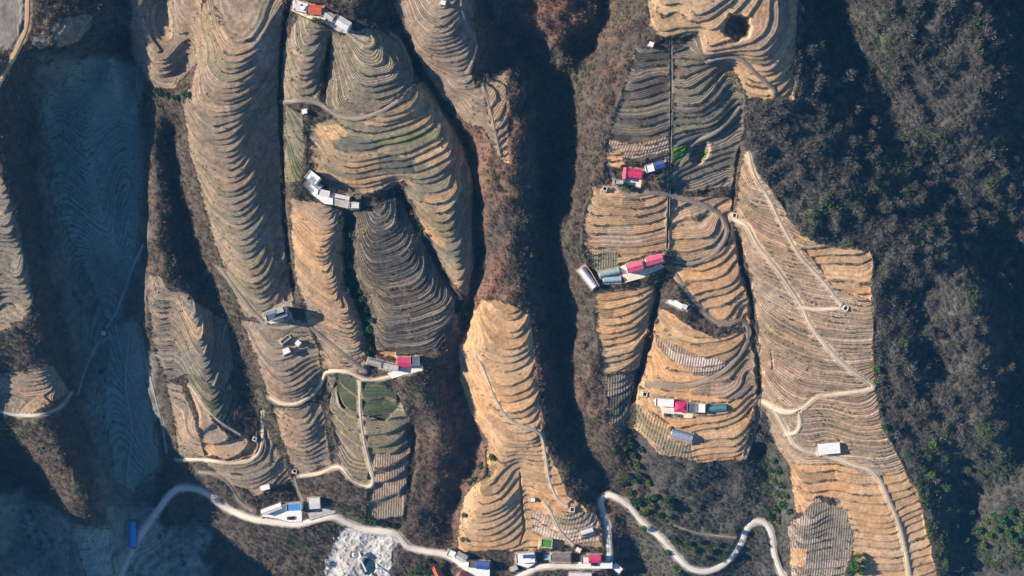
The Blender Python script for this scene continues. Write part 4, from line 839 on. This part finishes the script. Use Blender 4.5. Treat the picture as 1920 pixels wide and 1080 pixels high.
# --- quarry: pond, crusher with conveyor, spoil rocks
hq = 0
def rock_mesh(r, n, seed):
    import bmesh; bm = bmesh.new(); bmesh.ops.create_icosphere(bm, subdivisions=1, radius=1); g = np.random.default_rng(seed)
    for v in bm.verts: v.co *= r*g.uniform(.6, 1.15); v.co.z *= .7
    me = bpy.data.meshes.new('rock'); bm.to_mesh(me); bm.free(); return me
RK = [rock_mesh(1, 12, i) for i in range(5)]
for me in RK: me.materials.append(mat('pale_limestone', (.40,.39,.38), .9, nscale=1.5, namt=.2, bump=.1))
for i in range(60):
    x, y = rng.uniform(622, 735), rng.uniform(1000, 1078)
    if np.hypot(x-692, y-1062) < 12: continue
    o = link(bpy.data.objects.new('boulder', RK[i % 5])); hh = float(samp(H0, x, y)); o.location = W(x, y, hh+.1)
    o.rotation_euler = (rng.uniform(-.4,.4), rng.uniform(-.4,.4), rng.uniform(0, 6)); sv = rng.uniform(.3, 1.2); o.scale = (sv, sv*rng.uniform(.6,1.2), sv*rng.uniform(.7,1.1))
    side = 'upper' if y < 1038 else 'lower'; sd = 'left' if x < 680 else 'right'
    tag(o, f'pale limestone boulder strewn over the {side} {sd} part of the white quarry floor', 'boulder', f'boulders in the {side} {sd} quarry')
hp = float(samp(HB, 692, 1060))-.2; pad([(692+12*math.cos(t), 1062+15*math.sin(t)) for t in np.linspace(0, 6.28, 16)[:-1]], hp-1.5, 5)
m = MB(); n = 24; m.add([W(692+13*math.cos(6.283*i/n)*(1+.08*math.sin(i*2.3)), 1062+16*math.sin(6.283*i/n), hp-1.1) for i in range(n)], [tuple(range(n))]); tag(m.build('water', mat('quarry_pond', (.02,.05,.07), .06, spec=.7)), kind='structure')
hc = float(samp(HB, 672, 1040)); e = empty('stone_crusher', 672, 1038, hc, 60, 'stone crusher with hopper and slanting conveyor standing in the white quarry', 'crusher')
m = MB()
for x in (-1.6, 1.6):
    for y in (-1.4, 1.4): m.box(x-.15, y-.15, -1, x+.15, y+.15, 3)
m.build('frame', METAL, e)
m = MB(); m.add([(-1,-.9,3),(1,-.9,3),(1,.9,3),(-1,.9,3),(-2,-1.8,4.8),(2,-1.8,4.8),(2,1.8,4.8),(-2,1.8,4.8)], [(0,3,2,1),(0,1,5,4),(1,2,6,5),(2,3,7,6),(3,0,4,7)]); m.build('hopper', ROOFM['white'], e)
m = MB(); m.add([(1.8,-.5,2.2),(1.8,.5,2.2),(11,.5,5.6),(11,-.5,5.6),(1.8,-.5,2.6),(1.8,.5,2.6),(11,.5,6),(11,-.5,6)], [(0,3,2,1),(4,5,6,7),(0,1,5,4),(1,2,6,5),(2,3,7,6),(3,0,4,7)]); cvy = m.build('conveyor', METAL, e)
m = MB()
for x in (4.5, 9.5): m.box(x-.1, -.5, -1, x+.1, -.35, 2.4+x*.3).box(x-.1, .35, -1, x+.1, .5, 2.4+x*.3)
m.build('conveyor_legs', METAL, cvy)
block(664, 1040, 7, 6, 5, 2.6, 'small white site hut in the middle of the white quarry')
# --- parked cars
def car(px, py, h, ang, label, c):
    e = empty('parked_car', px, py, h, ang, label, 'car', 'cars parked in the yards'); L, Wd = 2.1, .85
    m = MB(); m.prism([(-L,.35),(L,.35),(L,.75),(L-.15,.9),(1.0,.98),(-L+.1,.98),(-L,.8)], 'y', -Wd, Wd)
    # prism along y uses (x,z) outline
    m.build('body', c, e)
    m = MB(); m.prism([(-1.6,.98),(1.0,.98),(.35,1.42),(-1.2,1.42)], 'y', -Wd+.12, Wd-.12); m.build('windows', GLASS, e)
    m = MB(); m.box(-1.15, -Wd+.14, 1.42, .3, Wd-.14, 1.47); m.build('roof', c, e)
    for x in (-1.3, 1.3):
        for y in (-Wd, Wd):
            m = MB(); a = [2*math.pi*i/14 for i in range(14)]; y0, y1 = y-.1, y+.1
            m.add([(x+.32*math.cos(t), y0, .32+.32*math.sin(t)) for t in a]+[(x+.32*math.cos(t), y1, .32+.32*math.sin(t)) for t in a], [(i, (i+1) % 14, 14+(i+1) % 14, 14+i) for i in range(14)]+[tuple(range(14)), tuple(range(14, 28))]); m.build('wheel', mat('tyre_rubber', (.02,.02,.02)), e)
CB = mat('black_car_paint', (.02,.022,.03), .25, spec=.6); CG = mat('grey_car_paint', (.12,.12,.13), .25, spec=.6)
car(1251, 778, 33.6, 5, 'dark car parked at the left of the cream yard of the lower right farm', CB)
car(1270, 779, 33.6, 8, 'dark grey car parked below the magenta hipped roof of the lower right farm', CG)
car(1114, 1058, 4.0, 2, 'black car parked in front of the magenta roof at the right end of the hamlet', CB)
car(545, 971, 9.1, -6, 'dark car parked on the white yard beside the road, lower left', CB)
# ------------------------------------------------------------------ roads over the finished ground
for i in range(len(ROADS)): road_mesh(i)
X, Y, Z = W(GX, GY, H0)
co = np.stack([X, Y, Z], -1).reshape(-1, 3)
i0 = (np.arange(NY-1)[:, None]*NX+np.arange(NX-1)[None]).ravel()
quads = np.stack([i0, i0+NX, i0+NX+1, i0+1], 1)
ground = np_mesh('ground', co, quads, attr_mat('earth', rows=True, nscale=.45, namt=.30, bump=.35), np.clip(col, .01, .8).reshape(-1, 3), extra={'rowp': rowp, 'rowa': np.clip(rowa, 0, 1)}, smooth_=True)
tag(link(ground), kind='structure')
# river glimpsed in the bottom right corner
m = MB(); hr_ = float(samp(H0, 1890, 1076)); m.add([W(x, y, -7.2) for x, y in [(1815,1078),(1850,1071),(1900,1070),(2050,1060),(2300,1080),(2300,1300),(1800,1300)]], [(0,1,2,3,4,5,6)])
tag(m.build('water', mat('river_water', (.10,.22,.26), .15, spec=.6)), kind='structure')
# wide low land so the ground runs on to the horizon
m = MB(); R = 2500; m.add([(-R,-R,-60),(R,-R,-60),(R,R,-60),(-R,R,-60)], [(0,1,2,3)]); tag(m.build('terrain', mat('far_land', (.12,.095,.07), nscale=.02, namt=.3)), kind='structure')
# ------------------------------------------------------------------ woods, scrub and trees
def twigs(n, R, lw, ll, seed, flat=.75, up=.55):
    g = np.random.default_rng(seed); u = g.normal(size=(n, 3)); u /= np.linalg.norm(u, axis=1)[:, None]; u[:, 2] = np.abs(u[:, 2])
    lobes = g.normal(size=(6, 3)); lobes /= np.linalg.norm(lobes, axis=1)[:, None]; lobes[:, 2] = abs(lobes[:, 2])
    rr = R*(.35+.65*g.uniform(0, 1, n)**.6)*(.75+.35*np.clip((u@lobes.T).max(1), 0, 1)**3)
    p = u*rr[:, None]; p[:, 2] = p[:, 2]*flat
    d = u*.8+g.normal(size=(n, 3))*.45; d[:, 2] += up*.5; d /= np.linalg.norm(d, axis=1)[:, None]
    s = np.cross(d, g.normal(size=(n, 3))); s /= np.linalg.norm(s, axis=1)[:, None]
    L = (ll*g.uniform(.5, 1.2, n))[:, None]; w_ = (lw*g.uniform(.6, 1.3, n))[:, None]
    v = np.stack([p-d*L/2-s*w_/2, p-d*L/2+s*w_/2, p+d*L/2+s*w_*.25, p+d*L/2-s*w_*.25], 1)
    return v, g.uniform(.55, 1.4, n)
def batch(name, TPL, pos, scl, rot, colr, material, label=None, cat=None, kind='stuff'):
    """many small plants in one mesh, numpy only"""
    V, C = [], []
    for k, (tv, tc) in enumerate(TPL):
        idx = np.where(np.arange(len(pos)) % len(TPL) == k)[0]
        if not len(idx): continue
        c, s = np.cos(rot[idx])[:, None, None], np.sin(rot[idx])[:, None, None]; x, y, z = tv[..., 0][None], tv[..., 1][None], tv[..., 2][None]
        sc_ = scl[idx][:, None, None]
        v = np.stack([(x*c-y*s)*sc_, (x*s+y*c)*sc_, z*sc_], -1)+pos[idx][:, None, None, :]
        V.append(v.reshape(-1, 3)); C.append(np.repeat((colr[idx][:, None, :]*tc[None, :, None])[:, :, None, :], 4, 2).reshape(-1, 3))
    V = np.concatenate(V); C = np.concatenate(C); q = np.arange(len(V)).reshape(-1, 4)
    return tag(link(np_mesh(name, V, q, material, np.clip(C, .01, .8))), label, cat, kind=kind)
TWIG = attr_mat('twigs', nscale=.5, namt=.05, bump=0, rough=.9)
free = ~(field | blocked)
gflat = inpoly(GX, GY, [(-350,-300),(48,-300),(46,40),(40,85),(0,95),(-350,100)]) | inpoly(GX, GY, [(650,990),(700,992),(752,1008),(738,1040),(730,1100),(610,1100),(612,1050),(628,1010)]) | inpoly(GX, GY, [(1810,1070),(2300,1060),(2300,1300),(1800,1300)])
okm = (free & ~gflat).astype(float)
sp = 6.9; gx_, gy_ = np.meshgrid(np.arange(-160, 2080, sp), np.arange(-120, 1200, sp))
gx_[1::2] += sp/2; px = (gx_+rng.uniform(-.42, .42, gx_.shape)*sp).ravel(); py = (gy_+rng.uniform(-.42, .42, gy_.shape)*sp).ravel()
keep = (samp(okm, px, py) > .7) & (samp(lowmask, px, py)*.93 < rng.uniform(0, 1, len(px))); px, py = px[keep], py[keep]
dn = samp(n2, px, py)*.6+samp(n1, px, py)*.5
thin = rng.uniform(0, 1, len(px)) < .12+.30*(dn < -.25); px, py, dn = px[~thin], py[~thin], dn[~thin]
hh = samp(H0, px, py)
size = np.clip(rng.gamma(7, .13, len(px)), .4, 1.8)*(1+.25*dn)
right = (px > 1400) & ~((px < 1500) & (py > 850)); size *= np.where(right, .98, .74)
nearf = samp(blur((field | blocked).astype(float), 6), px, py); size *= np.where(nearf > .12, .7, 1)
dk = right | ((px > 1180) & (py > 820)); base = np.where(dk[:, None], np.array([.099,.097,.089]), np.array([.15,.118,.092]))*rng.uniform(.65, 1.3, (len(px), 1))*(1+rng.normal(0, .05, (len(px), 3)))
rd = np.clip(samp(n5*1.2+n2*.6+.15, px, py), 0, 1)*np.exp(-((px-1000)/190)**4); rd = rd*(rng.uniform(0, 1, len(px)) < .7)
base = base*(1-rd[:, None])+np.array([.22,.12,.09])*rd[:, None]
gz = samp(n1*.9+n2*.5, px, py)+.95*np.exp(-((px-1205)/60)**2-((py-900)/110)**2)+1.0*np.exp(-((px-1458)/30)**2-((py-930)/90)**2)+.7*np.exp(-((px-670)/40)**4-((py-550)/130)**4)+.5*np.exp(-((py-1000)/60)**2)*(px > 640)+.28*((px > 1150) & (py > 860))+.5*np.exp(-((px-900)/25)**2-((py-880)/60)**2)+.5*np.exp(-((px-1800)/60)**2-((py-900)/90)**2)+.3*(py > 820)*(px > 1690)
isg = rng.uniform(0, 1, len(px)) < np.clip(gz-.38, .02, .85)
base[isg] = np.array([.065,.095,.035])*rng.uniform(.7, 1.5, (isg.sum(), 1))
order = np.argsort(-size*((px > 5) & (px < 1915) & (py > 5) & (py < 1075) & ~isg)); ind = order[:300]; rest = np.ones(len(px), bool); rest[ind] = False
TPLB = [twigs(42, 1.75, .24, 1.15, 100+i) for i in range(8)]
P3 = np.stack(W(px, py, hh+.5), 1)
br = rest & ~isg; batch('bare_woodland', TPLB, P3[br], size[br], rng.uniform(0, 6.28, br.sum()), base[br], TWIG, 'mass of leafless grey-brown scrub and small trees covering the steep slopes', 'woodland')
TPLL = [twigs(60, 1.6, .42, .5, 200+i, .8) for i in range(6)]
gr_ = rest & isg; batch('evergreen_scrub', TPLL, P3[gr_], size[gr_]*.85, rng.uniform(0, 6.28, gr_.sum()), base[gr_], TWIG, 'scattered dark green scrub among the bare woods', 'scrub')
# weeds on terrace and road edges
wr_ = rng.uniform(0, 1, (NY, NX)); em = (field & (wr_ < .0035) & ~blocked) | ((amp > .12) & (amp < .62) & ~blocked) | (field & (riser > .5) & (n2 > .35) & ~blocked)
jj, ii = np.where(em); pick = rng.choice(len(jj), min(17000, len(jj)), replace=False); ex, ey = XS[ii[pick]]+rng.uniform(-.6, .6, len(pick)), YS[jj[pick]]+rng.uniform(-.6, .6, len(pick))
TPLW = [twigs(9, .55, .22, .5, 300+i) for i in range(6)]
wc = np.where(rng.uniform(0, 1, (len(ex), 1)) < .5, np.array([.22,.19,.10]), np.array([.10,.095,.05]))*rng.uniform(.6, 1.3, (len(ex), 1))
batch('weeds', TPLW, np.stack(W(ex, ey, samp(H0, ex, ey)+.1), 1), rng.uniform(.5, 1.4, len(ex)), rng.uniform(0, 6.28, len(ex)), wc, TWIG, 'dry weeds and low bushes along terrace edges and gully rims', 'weeds')
# individual trees
def trunk_mesh(seed, ht, r):
    g = np.random.default_rng(seed); m = MB()
    def limb(a, b, r0, r1, n=6):
        a, b = Vector(a), Vector(b); d = (b-a).normalized(); u = d.orthogonal().normalized(); v = d.cross(u)
        m.add([a+(u*math.cos(t)+v*math.sin(t))*r0 for t in [6.283*i/n for i in range(n)]]+[b+(u*math.cos(t)+v*math.sin(t))*r1 for t in [6.283*i/n for i in range(n)]], [(i, (i+1) % n, n+(i+1) % n, n+i) for i in range(n)]+[tuple(range(n, 2*n))])
    top = (g.uniform(-.2,.2), g.uniform(-.2,.2), ht*.55); limb((0,0,-.8), top, r, r*.6)
    for i in range(6):
        a = 6.283*i/6+g.uniform(-.4,.4); z = ht*g.uniform(.35,.55); q = ht*g.uniform(.28,.42); limb((top[0]*z/(ht*.55), top[1]*z/(ht*.55), z), (q*math.cos(a), q*math.sin(a), ht*g.uniform(.7,.95)), r*.45, r*.12, 5)
    me_o = m.build('trunk', mat('bark', (.13,.105,.08), .9)); me = me_o.data; bpy.data.objects.remove(me_o); return me
def crown_mesh(name, tv, tc, c, zoff):
    v = tv.reshape(-1, 3)+np.array([0, 0, zoff]); cc = np.repeat(np.array(c)[None]*tc[:, None], 4, 0)
    o = np_mesh(name, v, np.arange(len(v)).reshape(-1, 4), TWIG, np.clip(cc, .01, .8)); me = o.data; bpy.data.objects.remove(o); return me
BT = []
for k in range(10):
    tn = [(.11,.105,.098), (.095,.09,.087), (.13,.12,.11), (.085,.08,.075), (.125,.11,.095)][k % 5]
    BT.append((trunk_mesh(k, 3.4, .16), crown_mesh('bare_crown', *twigs(120, 1.9, .15, 1.25, 400+k, .9, .9), tn, 1.7)))
REG = [(lambda x, y: x > 1620 and y < 300, 'leafless tree on the shaded wooded spur at the upper right'), (lambda x, y: x > 1400 and y < 520, 'leafless tree in the dark wood above the furrowed pinkish fields'),
 (lambda x, y: x > 1600, 'leafless tree in the grey wood right of the furrowed fields'), (lambda x, y: x > 1150 and y > 820, 'leafless tree on the scrubby slope above the winding road, lower right'),
 (lambda x, y: x > 1000 and x <= 1260, 'leafless tree on the reddish scrub belt beside the deep shaded valley'), (lambda x, y: x > 860 and x <= 1120, 'leafless tree on the narrow wooded ridge left of the deep shaded valley'),
 (lambda x, y: x > 560 and y > 680, 'leafless tree on the brown scrub ridge above the roadside quarry'), (lambda x, y: x > 480 and y <= 680, 'leafless tree in the narrow gullies between the left terraces'),
 (lambda x, y: y > 760, 'leafless tree on the shaded slopes in the lower left corner'), (lambda x, y: True, 'leafless tree on the shaded ridges at the far left')]
for n_, i in enumerate(ind):
    lab = next(l for f_, l in REG if f_(px[i], py[i])); tm, cm = BT[n_ % 10]
    e = bpy.data.objects.new('bare_tree', None); link(e); e.location = W(px[i], py[i], hh[i]); s_ = size[i]*.92; e.scale = (s_, s_, s_); e.rotation_euler = (0, 0, rng.uniform(0, 6.28))
    tag(e, lab, 'tree', lab.replace('leafless tree', 'leafless trees')); link(bpy.data.objects.new('trunk', tm), e); link(bpy.data.objects.new('crown', cm), e)
GT = []
for k in range(6):
    tn = [(.055,.13,.03), (.08,.15,.035), (.04,.10,.035), (.12,.16,.04), (.05,.115,.05), (.10,.13,.05)][k]
    tv, tc = twigs(330, 2.0, .42, .55, 500+k, 1.0, .3); GT.append((trunk_mesh(50+k, 3.6, .2), crown_mesh('leafy_crown', tv, tc, tn, 1.8)))
GREEN = [('bright green tree along the right edge of the furrowed fields', [(1641,692,1.1),(1642,716,1.0),(1656,800,1.1),(1648,760,.7)]),
 ('small bright green tree amid the grey wood above the furrowed fields', [(1595,388,.9),(1593,454,.9),(1726,456,.8)]),
 ('round bright green tree in the dark wood at the lower right', [(1746,832,1.5),(1738,857,1.2),(1744,889,1.3),(1771,911,1.5),(1812,880,1.0),(1700,852,.9),(1772,860,.8)]),
 ('green tree on the slope in the bottom right corner', [(1890,958,1.3),(1906,985,1.5),(1830,992,1.3),(1850,1003,1.2),(1874,975,1.4),(1769,1053,1.1),(1900,1010,1.2),(1845,975,1.2),(1820,960,1.0),(1862,990,1.3),(1885,1000,1.2),(1840,1020,1.1),(1810,1010,1.0),(1790,985,1.0),(1912,1000,1.2),(1915,960,1.3),(1860,965,1.0)]),
 ('dense green tree in the column beside the lower orange field', [(1448,862,1.0),(1455,880,1.3),(1448,898,1.3),(1462,908,1.2),(1455,925,1.5),(1465,945,1.4),(1450,955,1.2),(1478,958,1.1),(1455,975,1.2),(1438,985,1.0),(1470,928,1.2),(1442,880,.9)]),
 ('green tree above the winding road right of the deep valley', [(1246,938,1.3),(1256,950,1.2),(1210,957,1.2),(1196,936,1.1),(1203,976,1.2),(1180,922,1.0),(1185,852,1.3),(1181,832,1.2),(1192,872,1.2),(1200,842,1.1),(1178,868,1.0),(1188,900,1.0),(1150,850,.9),(1165,905,.9),(1222,948,1.1),(1207,990,1.0),(1240,920,.9),(1190,955,1.1),(1172,838,1.0),(1196,890,1.1),(1214,905,1.0),(1226,930,1.1),(1160,870,.9),(1170,890,1.0),(1232,965,1.0),(1188,940,1.0),(1252,968,.9),(1215,935,1.2)]),
 ('green tree inside the loop of the winding road, lower right', [(1301,1030,1.1),(1358,1044,1.1),(1270,1074,1.2),(1345,1020,.9),(1320,1045,.9),(1310,1015,1.0),(1330,1032,1.1),(1288,1018,.9),(1250,1035,1.0),(1365,1025,1.0),(1375,1005,.9)]),
 ('leafy green tree in the dark gully left of the dark brown field', [(651,520,1.2),(655,532,1.1),(690,598,1.1),(693,616,1.3),(688,580,1.0),(640,414,1.2),(662,552,.9),(694,634,1.0),(648,440,1.1),(655,458,1.2),(650,478,1.0),(658,496,1.2),(664,512,.9),(672,566,1.1),(680,560,.9),(684,586,1.2),(698,600,.9),(696,652,1.1),(690,664,.9),(652,545,1.0),(660,430,.9),(675,545,.8)]),
 ('dark green tree at the foot of the gully below the yellowish terraces', [(866,570,1.4),(872,586,1.2),(860,582,1.2),(876,602,1.0)]),
 ('leafy green tree casting a long shadow at the bottom edge of the orange fields', [(1600,1056,1.5),(1611,1067,1.4),(1591,1068,1.3),(1606,1040,1.1),(1618,1052,1.1)]),
 ('green tree at the left rim of the lower orange terraces', [(900,872,1.1),(890,898,1.0),(922,856,1.1),(882,905,.9),(868,1010,.9),(870,965,.8)]),
 ('green tree left of the hamlet below the road', [(798,1050,1.2),(788,1062,1.3),(778,1071,1.1),(812,1060,1.1),(828,1058,1.0),(803,1072,1.2)]),
 ('green tree on the verge above the quarry road', [(722,985,1.1),(702,982,1.0),(737,990,.9),(688,978,.9)]),
 ('green garden tree beside a farmhouse on the upper left ridge', [(600,42,1.0),(592,40,.9),(640,64,.8)]),
 ('green tree beside the yard of the upper right farm', [(1160,352,.9),(1172,356,.9),(1183,358,.8)]),
 ('olive green tree among the shaded woods at the upper left', [(295,172,1.0),(305,178,1.1),(330,185,1.1),(350,178,1.0)]),
]
c_ = 0
for lab, L_ in GREEN:
    for x, y, s_ in L_:
        for _ in range(12):
            if samp(isroad.astype(float), x, y+4) > .05: y -= 3
        tm, cm = GT[c_ % 6]; c_ += 1; hb = float(samp(H0, x, y))
        e = bpy.data.objects.new('leafy_tree', None); link(e); e.location = W(x, y, hb); e.scale = (s_, s_, s_*rng.uniform(.9, 1.15)); e.rotation_euler = (0, 0, rng.uniform(0, 6.28))
        tag(e, lab, 'tree', lab.replace(' tree', ' trees', 1)); link(bpy.data.objects.new('trunk', tm), e); link(bpy.data.objects.new('crown', cm), e)
# ------------------------------------------------------------------ air: one closed box of thin blue haze round the camera and the land
m = MB(); m.box(-700, -600, -70, 700, 600, CAMZ+20); hz = m.build('haze', bpy.data.materials.new('haze_air')); hm = hz.data.materials[0]; hm.use_nodes = True
ht_ = hm.node_tree; ht_.nodes.remove(ht_.nodes['Principled BSDF']); pv = ht_.nodes.new('ShaderNodeVolumePrincipled')
pv.inputs['Color'].default_value = (.10, .48, 1, 1); pv.inputs['Density'].default_value = .00005; pv.inputs['Anisotropy'].default_value = 0
ht_.links.new(pv.outputs[0], ht_.nodes['Material Output'].inputs['Volume']); tag(hz, kind='stuff')
